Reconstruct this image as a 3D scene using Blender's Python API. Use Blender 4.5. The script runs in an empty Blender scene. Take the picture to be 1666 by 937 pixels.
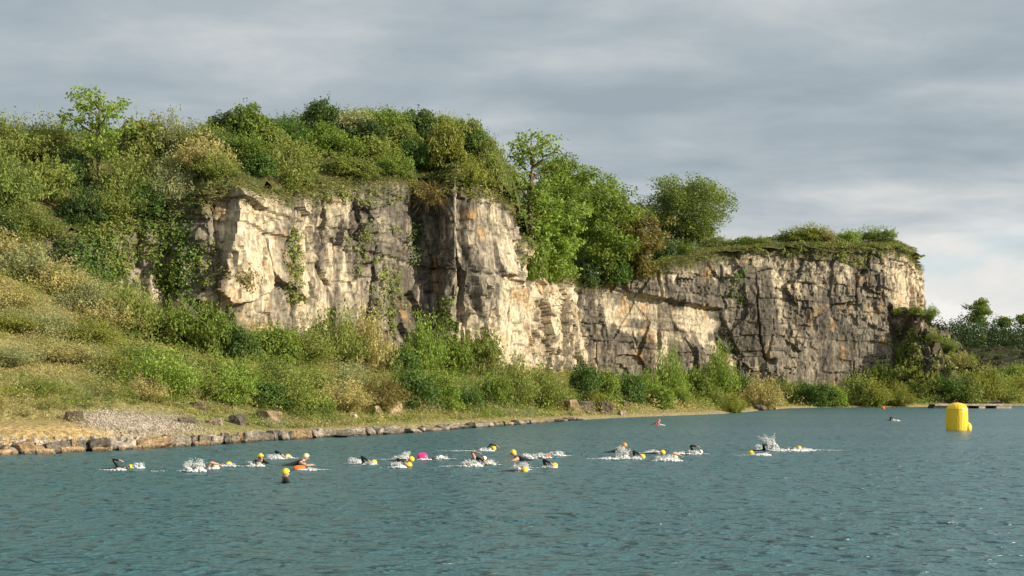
import bpy, bmesh, math, random
import numpy as np
from mathutils import Vector, Matrix
from mathutils.bvhtree import BVHTree

S = bpy.context.scene
COL = S.collection
R = math.radians

# ------------------------------------------------------------------ camera
F, CX, HY, H = 2000.0, 833.0, 630.0, 2.7        # focal length, centre and horizon in photo pixels; eye height in m
cam_d = bpy.data.cameras.new('camera')
cam = bpy.data.objects.new('camera', cam_d); COL.objects.link(cam)
cam.location = (0, 0, H); cam.rotation_euler = (R(90), 0, 0)
cam_d.sensor_width = 36; cam_d.lens = F / 1666 * 36
cam_d.shift_y = (HY - 468.5) / 1666
cam_d.clip_end = 4000
S.camera = cam

# ------------------------------------------------------------------ sun, sky, exposure
SUN_EL, SUN_AZ = 19.0, 70.0                        # azimuth: degrees to the right of straight behind the camera
sd = Vector((math.sin(R(SUN_AZ)) * math.cos(R(SUN_EL)), -math.cos(R(SUN_AZ)) * math.cos(R(SUN_EL)), math.sin(R(SUN_EL))))
sun_d = bpy.data.lights.new('sun', 'SUN'); sun_d.energy = 5.0; sun_d.angle = R(0.5); sun_d.color = (1, .89, .69)
sun = bpy.data.objects.new('sun', sun_d); COL.objects.link(sun)
sun.rotation_euler = sd.to_track_quat('Z', 'Y').to_euler()
sun.location = (60, -60, 60)

W = bpy.data.worlds.new('World'); S.world = W; W.use_nodes = True
nt = W.node_tree; nt.nodes.clear()

def N(nt, t, **kw):
    n = nt.nodes.new(t)
    for k, v in kw.items():
        if k.startswith('i_'):
            key = k[2:]
            n.inputs[int(key) if key.isdigit() else key.replace('_', ' ')].default_value = v
        else: setattr(n, k, v)
    return n
def L(nt, a, b): nt.links.new(a, b)
def math_n(nt, op, a, b=None, c=None, clamp=False):
    n = nt.nodes.new('ShaderNodeMath'); n.operation = op; n.use_clamp = clamp
    for i, v in enumerate((a, b, c)):
        if v is None: continue
        if isinstance(v, (int, float)): n.inputs[i].default_value = v
        else: nt.links.new(v, n.inputs[i])
    return n.outputs[0]
def mix_n(nt, fac, a, b, mode='MIX'):
    n = nt.nodes.new('ShaderNodeMix'); n.data_type = 'RGBA'; n.blend_type = mode
    for s, v in ((n.inputs[0], fac), (n.inputs[6], a), (n.inputs[7], b)):
        if isinstance(v, (int, float)): s.default_value = v
        elif isinstance(v, tuple): s.default_value = v if len(v) == 4 else v + (1,)
        else: nt.links.new(v, s)
    return n.outputs[2]
def smooth_n(nt, v, lo, hi, a=0., b=1.):
    n = nt.nodes.new('ShaderNodeMapRange'); n.interpolation_type = 'SMOOTHSTEP'
    nt.links.new(v, n.inputs[0])
    for i, x in enumerate((lo, hi, a, b)): n.inputs[i + 1].default_value = x
    return n.outputs[0]

sky = N(nt, 'ShaderNodeTexSky', sky_type='NISHITA', sun_disc=False, sun_elevation=R(SUN_EL), sun_rotation=R(180 - SUN_AZ))
tc = N(nt, 'ShaderNodeTexCoord'); sep = N(nt, 'ShaderNodeSeparateXYZ'); L(nt, tc.outputs['Generated'], sep.inputs[0])
zz = math_n(nt, 'MAXIMUM', sep.outputs[2], 0.0)
den = math_n(nt, 'ADD', zz, 0.17)
cu = math_n(nt, 'DIVIDE', sep.outputs[0], den); cv = math_n(nt, 'DIVIDE', sep.outputs[1], den)
comb = N(nt, 'ShaderNodeCombineXYZ'); L(nt, cu, comb.inputs[0]); L(nt, cv, comb.inputs[1])
mp = N(nt, 'ShaderNodeMapping'); mp.inputs['Location'].default_value = (3.1, 1.7, 0); mp.inputs['Scale'].default_value = (1.05, 1.5, 1)
L(nt, comb.outputs[0], mp.inputs[0])
n1 = N(nt, 'ShaderNodeTexNoise', i_Scale=.62, i_Detail=4.0, i_Roughness=.5, i_Distortion=.15); L(nt, mp.outputs[0], n1.inputs['Vector'])
n2 = N(nt, 'ShaderNodeTexNoise', i_Scale=2.2, i_Detail=8.0, i_Roughness=.56, i_Distortion=.15); L(nt, mp.outputs[0], n2.inputs['Vector'])
cl = math_n(nt, 'ADD', math_n(nt, 'MULTIPLY_ADD', n1.outputs[0], 1.15, -.41), math_n(nt, 'MULTIPLY_ADD', n2.outputs[0], .85, -.115))
# low sky is brighter, more so toward the right of the view
az = math_n(nt, 'DIVIDE', sep.outputs[0], math_n(nt, 'MAXIMUM', sep.outputs[1], .05))
lowb = math_n(nt, 'ADD', smooth_n(nt, zz, .05, .26, .06, -.10), smooth_n(nt, zz, .24, .60, 0, .50))
rlow = math_n(nt, 'MULTIPLY', smooth_n(nt, az, .0, .36), smooth_n(nt, zz, .25, .09, 0, .17))
lowb = math_n(nt, 'ADD', lowb, rlow)
bright = math_n(nt, 'ADD', cl, math_n(nt, 'ADD', lowb, smooth_n(nt, az, -.45, .25, -.16, .11)))
rmp = N(nt, 'ShaderNodeValToRGB'); L(nt, bright, rmp.inputs[0])
CR = rmp.color_ramp; CR.elements[0].position = .24; CR.elements[0].color = (2.5, 2.95, 3.3, 1)
CR.elements[1].position = .80; CR.elements[1].color = (5.9, 5.8, 5.6, 1)
e = CR.elements.new(.42); e.color = (3.1, 3.55, 3.85, 1)
e = CR.elements.new(.57); e.color = (4.0, 4.3, 4.45, 1)
# small heaped clouds low down, with blue between them
mp2 = N(nt, 'ShaderNodeMapping'); mp2.inputs['Scale'].default_value = (6.0, 6.0, 15.0); mp2.inputs['Location'].default_value = (1.2, .4, 2.3)
L(nt, tc.outputs['Generated'], mp2.inputs[0])
n3 = N(nt, 'ShaderNodeTexNoise', i_Scale=1.0, i_Detail=6.0, i_Roughness=.55, i_Distortion=.2); L(nt, mp2.outputs[0], n3.inputs['Vector'])
gap = math_n(nt, 'MULTIPLY', smooth_n(nt, n3.outputs[0], .56, .40), math_n(nt, 'MULTIPLY', smooth_n(nt, zz, .15, .08), smooth_n(nt, az, .22, .36)))
puff = math_n(nt, 'MULTIPLY', smooth_n(nt, n3.outputs[0], .54, .64), math_n(nt, 'MULTIPLY', smooth_n(nt, zz, .14, .06), smooth_n(nt, az, .15, .30)))
skyc = mix_n(nt, .62, sky.outputs[0], (4.6, 5.8, 6.3))
c = mix_n(nt, math_n(nt, 'MULTIPLY', gap, .75), rmp.outputs[0], skyc)
c = mix_n(nt, math_n(nt, 'MULTIPLY', puff, .6), c, (7.2, 7.0, 6.7))
bg = N(nt, 'ShaderNodeBackground', i_Strength=.1); L(nt, c, bg.inputs[0])
wo = N(nt, 'ShaderNodeOutputWorld'); L(nt, bg.outputs[0], wo.inputs[0])

S.view_settings.view_transform = 'Standard'; S.view_settings.look = 'None'
S.view_settings.exposure = 0.47; S.view_settings.gamma = 1.0; S.view_settings.use_curve_mapping = False
S.render.engine = 'CYCLES'
S.cycles.max_bounces = 6; S.cycles.diffuse_bounces = 3; S.cycles.glossy_bounces = 3; S.cycles.transmission_bounces = 3
S.cycles.transparent_max_bounces = 4
S.cycles.use_denoising = True

# ------------------------------------------------------------------ numeric helpers
def _h(ix, iy, iz, seed):
    x = (ix.astype(np.int64) * 374761393 + iy.astype(np.int64) * 668265263 + iz.astype(np.int64) * 2147483647 + seed * 974711) & 0xffffffff
    x = ((x ^ (x >> 13)) * 1274126177) & 0xffffffff
    x = ((x ^ (x >> 16)) * 2246822519) & 0xffffffff
    return ((x ^ (x >> 15)) & 0xffffff) / float(0xffffff)
def vn(x, y, z=0., seed=0):
    x, y, z = np.broadcast_arrays(np.asarray(x, float), np.asarray(y, float), np.asarray(z, float))
    ix, iy, iz = np.floor(x), np.floor(y), np.floor(z)
    fx, fy, fz = x - ix, y - iy, z - iz
    fx, fy, fz = [f * f * f * (f * (f * 6 - 15) + 10) for f in (fx, fy, fz)]
    r = 0
    for a in (0, 1):
        for b in (0, 1):
            for c_ in (0, 1):
                r = r + _h(ix + a, iy + b, iz + c_, seed) * (fx if a else 1 - fx) * (fy if b else 1 - fy) * (fz if c_ else 1 - fz)
    return r * 2 - 1
def fbm(x, y, z=0., o=4, seed=0, g=.5):
    r, a, f, t = 0, 1., 1., 0
    for i in range(o):
        r = r + a * vn(np.asarray(x) * f + 17.3 * i, np.asarray(y) * f + 5.1 * i, np.asarray(z) * f, seed + i); t += a; a *= g; f *= 2.03
    return r / t * 1.5
def voro(x, y, seed=0):
    ix, iy = np.floor(x), np.floor(y)
    d1 = np.full(x.shape, 9.); d2 = d1.copy(); cid = np.zeros(x.shape)
    z0 = np.zeros(x.shape)
    for a in (-1, 0, 1):
        for b in (-1, 0, 1):
            jx = ix + a; jy = iy + b
            px = jx + .1 + .8 * _h(jx, jy, z0, seed); py = jy + .1 + .8 * _h(jx, jy, z0, seed + 7)
            d = np.hypot(px - x, py - y)
            n = d < d1
            d2 = np.where(n, d1, np.minimum(d2, d)); cid = np.where(n, _h(jx, jy, z0, seed + 31), cid); d1 = np.where(n, d, d1)
    return d1, d2, cid
def facet(x, y, seed, tilt, off):
    """angular broken faces: every Voronoi cell is a plane of its own"""
    ix, iy = np.floor(x), np.floor(y); z0 = np.zeros(x.shape); d1 = np.full(x.shape, 9.); r = np.zeros(x.shape); cid = np.zeros(x.shape); d2 = d1.copy()
    for a in (-1, 0, 1):
        for b in (-1, 0, 1):
            jx = ix + a; jy = iy + b
            px = jx + .05 + .9 * _h(jx, jy, z0, seed); py = jy + .05 + .9 * _h(jx, jy, z0, seed + 7)
            d = np.hypot(px - x, py - y); n = d < d1; k = _h(jx, jy, z0, seed + 31)
            v = off * (k - .5) * 2 + tilt * ((_h(jx, jy, z0, seed + 3) - .5) * 2 * (x - px) + (_h(jx, jy, z0, seed + 5) - .5) * 2 * (y - py))
            r = np.where(n, v, r); cid = np.where(n, k, cid); d2 = np.where(n, d1, np.minimum(d2, d)); d1 = np.where(n, d, d1)
    return r, cid, d2 - d1
def sst(a, b, x):
    t = np.clip((x - a) / (b - a), 0, 1); return t * t * (3 - 2 * t)
def WX(x, Y): return (x - CX) * Y / F
def WZ(y, Y): return H + (HY - y) * Y / F

def new_mesh(name, V, Fc, mats=(), smooth=False, attr=None, mat_idx=None):
    """mesh from numpy arrays; Fc is an (n,k) array of equal faces"""
    V = np.ascontiguousarray(V, dtype=np.float32); Fc = np.ascontiguousarray(Fc, dtype=np.int32)
    n, k = Fc.shape
    m = bpy.data.meshes.new(name)
    m.vertices.add(len(V)); m.vertices.foreach_set('co', V.ravel())
    m.loops.add(n * k); m.loops.foreach_set('vertex_index', Fc.ravel())
    m.polygons.add(n); m.polygons.foreach_set('loop_start', np.arange(0, n * k, k, dtype=np.int32))
    m.polygons.foreach_set('loop_total', np.full(n, k, dtype=np.int32))
    m.polygons.foreach_set('use_smooth', np.full(n, smooth, dtype=bool))
    if mat_idx is not None: m.polygons.foreach_set('material_index', np.ascontiguousarray(mat_idx, dtype=np.int32))
    m.update(calc_edges=True); m.validate()
    for nm, A in (attr or {}).items():
        a = m.color_attributes.new(nm, 'FLOAT_COLOR', 'POINT')
        A = np.asarray(A, dtype=np.float32)
        if A.shape[1] == 3: A = np.hstack([A, np.ones((len(A), 1), np.float32)])
        a.data.foreach_set('color', np.ascontiguousarray(A).ravel())
    for mm in mats: m.materials.append(mm)
    return m
def grid_faces(nu, nv):
    i = np.arange((nu - 1) * (nv - 1)); a = i // (nv - 1) * nv + i % (nv - 1)
    return np.stack([a, a + nv, a + nv + 1, a + 1], 1)
def link(name, data, parent=None, loc=None, mats=None):
    o = bpy.data.objects.new(name, data); COL.objects.link(o)
    if parent: o.parent = parent
    if loc is not None: o.location = loc
    return o
def tag(o, label=None, cat=None, group=None, kind=None):
    if label: o['label'] = label
    if cat: o['category'] = cat
    if group: o['group'] = group
    if kind: o['kind'] = kind
    return o

# ------------------------------------------------------------------ materials
def mat(name):
    m = bpy.data.materials.new(name); m.use_nodes = True; t = m.node_tree; t.nodes.clear()
    return m, t
def out(t, sh): o = N(t, 'ShaderNodeOutputMaterial'); L(t, sh, o.inputs[0]); return o
def simple(name, col, rough=.6, spec=.3, var=.15, scale=6., bump=0., coat=0.):
    m, t = mat(name)
    tcn = N(t, 'ShaderNodeTexCoord'); nz = N(t, 'ShaderNodeTexNoise', i_Scale=scale, i_Detail=4.0); L(t, tcn.outputs['Object'], nz.inputs['Vector'])
    k = smooth_n(t, nz.outputs[0], .25, .75, 1 - var, 1 + var)
    cc = mix_n(t, 1.0, col, k, 'MULTIPLY')
    p = N(t, 'ShaderNodeBsdfPrincipled', i_Roughness=rough); p.inputs['Specular IOR Level'].default_value = spec
    p.inputs['Coat Weight'].default_value = coat
    L(t, cc, p.inputs['Base Color'])
    if bump:
        b = N(t, 'ShaderNodeBump', i_Strength=bump, i_Distance=.05); L(t, nz.outputs[0], b.inputs['Height']); L(t, b.outputs[0], p.inputs['Normal'])
    out(t, p.outputs[0]); return m

def foliage_mat(name, transl=.22, rough=.55):
    m, t = mat(name)
    at = N(t, 'ShaderNodeAttribute', attribute_name='tint'); oi = N(t, 'ShaderNodeObjectInfo'); ge = N(t, 'ShaderNodeNewGeometry')
    c0 = mix_n(t, 1.0, at.outputs['Color'], oi.outputs['Color'], 'MULTIPLY')
    k = N(t, 'ShaderNodeMapRange', i_3=.74, i_4=1.26); L(t, ge.outputs['Random Per Island'], k.inputs[0])
    c1 = mix_n(t, 1.0, c0, k.outputs[0], 'MULTIPLY')
    hs = N(t, 'ShaderNodeHueSaturation'); L(t, c1, hs.inputs['Color'])
    k2 = N(t, 'ShaderNodeMapRange', i_3=.475, i_4=.52)
    r2 = math_n(t, 'FRACT', math_n(t, 'MULTIPLY', ge.outputs['Random Per Island'], 37.7)); L(t, r2, k2.inputs[0]); L(t, k2.outputs[0], hs.inputs['Hue'])
    p = N(t, 'ShaderNodeBsdfPrincipled', i_Roughness=rough); p.inputs['Specular IOR Level'].default_value = .25
    L(t, hs.outputs[0], p.inputs['Base Color'])
    tr = N(t, 'ShaderNodeBsdfTranslucent'); tcol = mix_n(t, 1.0, hs.outputs[0], (1.5, 1.5, .55), 'MULTIPLY'); L(t, tcol, tr.inputs[0])
    mx = N(t, 'ShaderNodeMixShader', i_0=transl); L(t, p.outputs[0], mx.inputs[1]); L(t, tr.outputs[0], mx.inputs[2])
    out(t, mx.outputs[0]); return m
M_LEAF = foliage_mat('leaf', .28); M_GRASS = foliage_mat('grass_blade', .18, .7)

def rock_mat(name, scale=1.0, bump=.6, dist=.12, wet=False):
    m, t = mat(name)
    at = N(t, 'ShaderNodeAttribute', attribute_name='tint'); tcn = N(t, 'ShaderNodeTexCoord'); oi = N(t, 'ShaderNodeObjectInfo')
    a = N(t, 'ShaderNodeTexNoise', i_Scale=1.6 * scale, i_Detail=9.0, i_Roughness=.66); L(t, tcn.outputs['Object'], a.inputs['Vector'])
    mpn = N(t, 'ShaderNodeMapping'); mpn.inputs['Scale'].default_value = (1, 1, .28); L(t, tcn.outputs['Object'], mpn.inputs[0])
    b = N(t, 'ShaderNodeTexNoise', i_Scale=2.6 * scale, i_Detail=6.0, i_Roughness=.6, i_Distortion=.6); L(t, mpn.outputs[0], b.inputs['Vector'])
    vo = N(t, 'ShaderNodeTexVoronoi', feature='DISTANCE_TO_EDGE', i_Scale=1.5 * scale); L(t, a.outputs['Color'], vo.inputs['Vector'])
    mv = N(t, 'ShaderNodeVectorMath', operation='MULTIPLY_ADD'); L(t, a.outputs['Color'], mv.inputs[0]); mv.inputs[1].default_value = (.5, .5, .5); L(t, tcn.outputs['Object'], mv.inputs[2])
    L(t, mv.outputs[0], vo.inputs['Vector'])
    k = math_n(t, 'MULTIPLY', smooth_n(t, a.outputs[0], .3, .7, .62, 1.32), smooth_n(t, b.outputs[0], .32, .62, .60, 1.18))
    crack = smooth_n(t, vo.outputs[0], .0, .03, .72, 1.0)
    c0 = mix_n(t, 1.0, at.outputs['Color'], oi.outputs['Color'], 'MULTIPLY')
    c1 = mix_n(t, 1.0, c0, math_n(t, 'MULTIPLY', k, crack), 'MULTIPLY')
    p = N(t, 'ShaderNodeBsdfPrincipled', i_Roughness=.9); p.inputs['Specular IOR Level'].default_value = .12
    L(t, c1, p.inputs['Base Color'])
    if wet:                                       # water-darkened band just above the lake
        ps = N(t, 'ShaderNodeNewGeometry'); sz = N(t, 'ShaderNodeSeparateXYZ'); L(t, ps.outputs['Position'], sz.inputs[0])
        wl = math_n(t, 'ADD', sz.outputs[2], math_n(t, 'MULTIPLY', a.outputs[0], .12)); c1 = mix_n(t, 1.0, c1, smooth_n(t, wl, .10, .24, .35, 1.0), 'MULTIPLY'); L(t, c1, p.inputs['Base Color'])
    hgt = math_n(t, 'ADD', a.outputs[0], math_n(t, 'ADD', math_n(t, 'MULTIPLY', b.outputs[0], .6), math_n(t, 'MULTIPLY', smooth_n(t, vo.outputs[0], 0, .05), .10)))
    bu = N(t, 'ShaderNodeBump', i_Strength=bump, i_Distance=dist * 3); L(t, hgt, bu.inputs['Height']); L(t, bu.outputs[0], p.inputs['Normal'])
    out(t, p.outputs[0]); return m
M_ROCK = rock_mat('limestone', 1.3, .5, .045); M_BOULDER = rock_mat('boulder_stone', 2.2, .55, .05, True)
M_SOIL = rock_mat('soil', 2.5, .7, .06)
M_BARK = simple('bark', (.13, .10, .07), .9, .1, .4, 5, .6)
M_TWIG = simple('dry_twig', (.20, .15, .09), .9, .1, .4, 5, .4)

# ------------------------------------------------------------------ plan: shore and cliff lines from the survey of the photo
SHORE = [(-700, 752), (-300, 747), (0, 740), (160, 733), (330, 724), (480, 714), (640, 706), (780, 695), (930, 684), (1010, 679.5), (1100, 676), (1180, 673),
         (1222, 670), (1245, 666.5), (1290, 664), (1340, 663), (1500, 662), (1600, 660.5), (1700, 659.5), (2100, 659)]
SHW = np.array([(WX(x, 5400 / (y - HY)), 5400 / (y - HY)) for x, y in SHORE])
# photo x, distance, photo y of the brink, photo y of the foot, rise of the hill behind
CLIFF_A = [(-700, 74, 300, 330, 9), (-300, 80, 310, 350, 9), (-120, 83, 330, 380, 9), (0, 85, 355, 425, 8), (120, 89, 385, 460, 8), (200, 92, 368, 500, 8), (280, 95, 345, 530, 8.5),
           (325, 92.5, 312, 545, 9), (385, 93.5, 304, 560, 9), (450, 98, 312, 565, 11.5), (500, 104, 312, 568, 14.5), (560, 108, 300, 575, 16.5), (640, 112, 292, 592, 17.5),
           (680, 115.5, 300, 600, 17.5), (712, 116.5, 295, 603, 17), (738, 113.5, 283, 605, 16), (800, 117, 300, 608, 11), (834, 122, 325, 612, 13), (858, 134, 380, 615, 11), (905, 150, 432, 618, 5), (957, 170, 462, 618, 1.5)]
CLIFF_B = [(925, 163, 455, 618, 1.2), (957, 168, 461, 618, 1.2), (1005, 171, 452, 622, 1.2), (1060, 173, 438, 625, 1.5), (1120, 175, 424, 627, 1.5), (1165, 179, 411, 628, 1.5), (1185, 180.5, 406, 628, 1.5),
           (1240, 181, 402, 628, 1.5), (1300, 182, 402, 628, 1.5), (1350, 184, 402, 628, 1.5), (1410, 186, 402, 625, 1.5), (1445, 187, 403, 620, 1.5), (1462, 191, 403, 612, 1.2),
           (1492, 203, 416, 605, .5), (1505, 222, 440, 600, 0), (1500, 260, 460, 600, 0), (1480, 340, 500, 600, 0)]
def cliff_path(rows, step):
    P = np.array([(WX(x, Y), Y, WZ(a, Y), WZ(b, Y), r, x) for x, Y, a, b, r in rows])
    n = len(P); t = []
    Q = []
    for i in range(n - 1):                       # centripetal-ish Catmull-Rom
        p0, p1, p2, p3 = P[max(i - 1, 0)], P[i], P[i + 1], P[min(i + 2, n - 1)]
        for k in np.linspace(0, 1, 40, endpoint=False):
            Q.append(p1 * (2*k**3-3*k**2+1) + (p2 - p0) * .4 * (k**3-2*k**2+k) + p2 * (-2*k**3+3*k**2) + (p3 - p1) * .4 * (k**3-k**2))
    Q.append(P[-1]); Q = np.array(Q)
    s = np.r_[0, np.cumsum(np.hypot(*np.diff(Q[:, :2], axis=0).T))]
    S_ = np.arange(0, s[-1], step)
    return S_, np.stack([np.interp(S_, s, Q[:, j]) for j in range(6)], 1)
def path_normals(Q, win):
    d = np.gradient(Q[:, :2], axis=0)
    if win > 1:
        k = np.hanning(win + 2)[1:-1]; k /= k.sum()
        d = np.stack([np.convolve(np.pad(d[:, j], win, 'edge'), k, 'same')[win:-win] for j in (0, 1)], 1)
    d /= np.linalg.norm(d, axis=1)[:, None]
    return np.stack([d[:, 1], -d[:, 0]], 1)

sa, QA = cliff_path(CLIFF_A, 1.5); sb, QB = cliff_path(CLIFF_B, 1.5)
QALL = np.vstack([QA[:-1], QB[2:]]); NALL = np.vstack([path_normals(QA, 3)[:-1], path_normals(QB, 3)[2:]])
SH_FINE = np.stack([np.interp(np.linspace(0, 1, 400), np.linspace(0, 1, len(SHW)), SHW[:, j]) for j in (0, 1)], 1)
sh_n = path_normals(SH_FINE, 1)                 # points to the water

def fields(X, Y):
    """signed distance behind the brink, and blended brink height, foot height, rise"""
    X = X.ravel(); Y = Y.ravel(); D = np.empty(len(X)); B = np.empty((len(X), 3)); A = np.empty(len(X))
    for i in range(0, len(X), 20000):
        x = X[i:i + 20000, None]; y = Y[i:i + 20000, None]
        dx = x - QALL[None, :, 0]; dy = y - QALL[None, :, 1]; d = np.hypot(dx, dy)
        j = d.argmin(1); r = np.arange(len(j))
        sg = -(dx[r, j] * NALL[j, 0] + dy[r, j] * NALL[j, 1])
        D[i:i + 20000] = np.where(sg > 0, d[r, j], -d[r, j])
        w = 1 / (d + .6) ** 4; w /= w.sum(1)[:, None]
        B[i:i + 20000] = w @ QALL[:, 2:5]
        dx = x - SH_FINE[None, :, 0]; dy = y - SH_FINE[None, :, 1]; d = np.hypot(dx, dy); j = d.argmin(1)
        sg = -(dx[r, j] * sh_n[j, 0] + dy[r, j] * sh_n[j, 1])
        A[i:i + 20000] = np.where(sg > 0, d[r, j], -d[r, j])
    return D, B, A
def low_z(X, Y, D, B, A):
    b = np.maximum(-D, 0); a = np.maximum(A, 0); t = a / (a + b + 1e-6)
    zb = B[:, 1]
    hb = .38 + .55 * sst(-12, -17, X) - .2 * sst(-3, 6, X)
    z = hb * sst(.0, 1.0, a) + .55 * sst(.8, 9.0, a) * sst(40, 10, X) + .1 * sst(0, 2, a) + (zb - .8) * np.clip((t - .12) / .88, 0, 1) ** 1.15
    z = z + .45 * fbm(X / 7, Y / 7, 0, 3, 5) * sst(2, 10, a) + .12 * fbm(X / 1.3, Y / 1.3, 0, 2, 8) * sst(.5, 3, a)
    return np.where(A < 0, np.maximum(A * .5, -2.5) - .02, z)
BR = np.array(CLIFF_A[:-1] + CLIFF_B[1:-3], float)       # brink line; below, the photo row of the hill's crest above it
CREST = np.array([(-700, 250), (-120, 235), (0, 232), (100, 228), (200, 226), (300, 228), (380, 214), (450, 212), (520, 200), (600, 202), (660, 203), (720, 206), (760, 220), (800, 252), (835, 300), (860, 372), (905, 428), (957, 459), (1060, 434), (1185, 402), (1300, 397), (1450, 398), (1492, 412), (1900, 430)], float)
def up_z(X, Y, D, B):
    px = CX + F * X / Y; Yb = np.interp(px, BR[:, 0], BR[:, 1]); Zb = WZ(np.interp(px, BR[:, 0], BR[:, 2]), Yb)
    T = np.interp(px, [820, 960], [26, 20]); Zc = WZ(np.interp(px, CREST[:, 0], CREST[:, 1]), Yb + T)
    t = (Y - Yb) / T
    return Zb + .1 + (Zc - Zb) * np.sin(np.clip(t, 0, 1) * math.pi / 2) ** 1.15 - 2.5 * sst(1.05, 3, t) + .7 * fbm(X / 8, Y / 8, 0, 3, 15) * sst(.05, .4, t) - 1.3 * sst(1.6, -.8, D)

# lower ground: bank, beach and talus
xs = np.arange(-62, 150, 1.0); ys = np.arange(40, 330, 1.0)
GX, GY = np.meshgrid(xs, ys, indexing='ij'); D, B, A = fields(GX, GY)
zl = low_z(GX.ravel(), GY.ravel(), D, B, A)
def gauss_px(X, Y, Z, x, y, rx, ry):
    px = CX + F * X / Y; py = HY - F * (Z - H) / Y
    return np.exp(-((px - x) / rx) ** 2 - ((py - y) / ry) ** 2)
def lerp(a, b, t): return a + (np.asarray(b) - a) * t[:, None]
def ground_colour(X, Y, Z, A, D):
    n = fbm(X / 5, Y / 5, 0, 4, 41); n2 = fbm(X / 1.5, Y / 1.5, 0, 3, 43)
    c = np.tile(np.array([.31, .27, .115]), (len(X), 1))
    c = lerp(c, (.17, .19, .055), sst(-.3, .5, n)); c = lerp(c, (.34, .28, .14), sst(.1, .7, n2) * .7)
    c = lerp(c, (.22, .215, .075), sst(14, 6, A) * sst(-17, -15, X) * sst(110, 95, Y) * .85)
    c = lerp(c, (.36, .29, .17), sst(1.6, .5, A + n2) * sst(-1, .1, A) * .8)          # pale bank at the water's edge
    c = lerp(c, (.46, .33, .15), sst(5.0, 2.0, A + n2) * sst(-15.5, -18, X) * .75)               # sandy bank
    return lerp(c, (.37, .32, .26), np.clip(1.5 * gauss_px(X, Y, Z, 215, 685, 85, 17) + .25 * n2 - .2, 0, 1))
lowm = new_mesh('talus', np.stack([GX.ravel(), GY.ravel(), zl], 1), grid_faces(len(xs), len(ys)), (M_SOIL,), True, {'tint': ground_colour(GX.ravel(), GY.ravel(), zl, A, D)})
low = tag(link('terrain', lowm), 'sloping talus and bank below the quarry cliffs', kind='structure')

# upper ground behind the brink
xs2 = np.arange(-72, 104, .9); ys2 = np.arange(66, 300, .9)
GX2, GY2 = np.meshgrid(xs2, ys2, indexing='ij'); D2, B2, A2 = fields(GX2, GY2)
zu = up_z(GX2.ravel(), GY2.ravel(), D2, B2)
fc = grid_faces(len(xs2), len(ys2)); fc = fc[(D2[fc].min(1) > .55)]
n_ = fbm(GX2.ravel() / 4, GY2.ravel() / 4, 0, 3, 61)
cu_ = lerp(np.tile(np.array([.075, .085, .028]), (len(zu), 1)), (.14, .12, .05), sst(-.1, .6, n_))
upm = new_mesh('hilltop', np.stack([GX2.ravel(), GY2.ravel(), zu], 1), fc, (M_SOIL,), True, {'tint': cu_})
up = tag(link('hill', upm), 'grassy hilltop rising behind the cliff brink', kind='structure')

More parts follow.
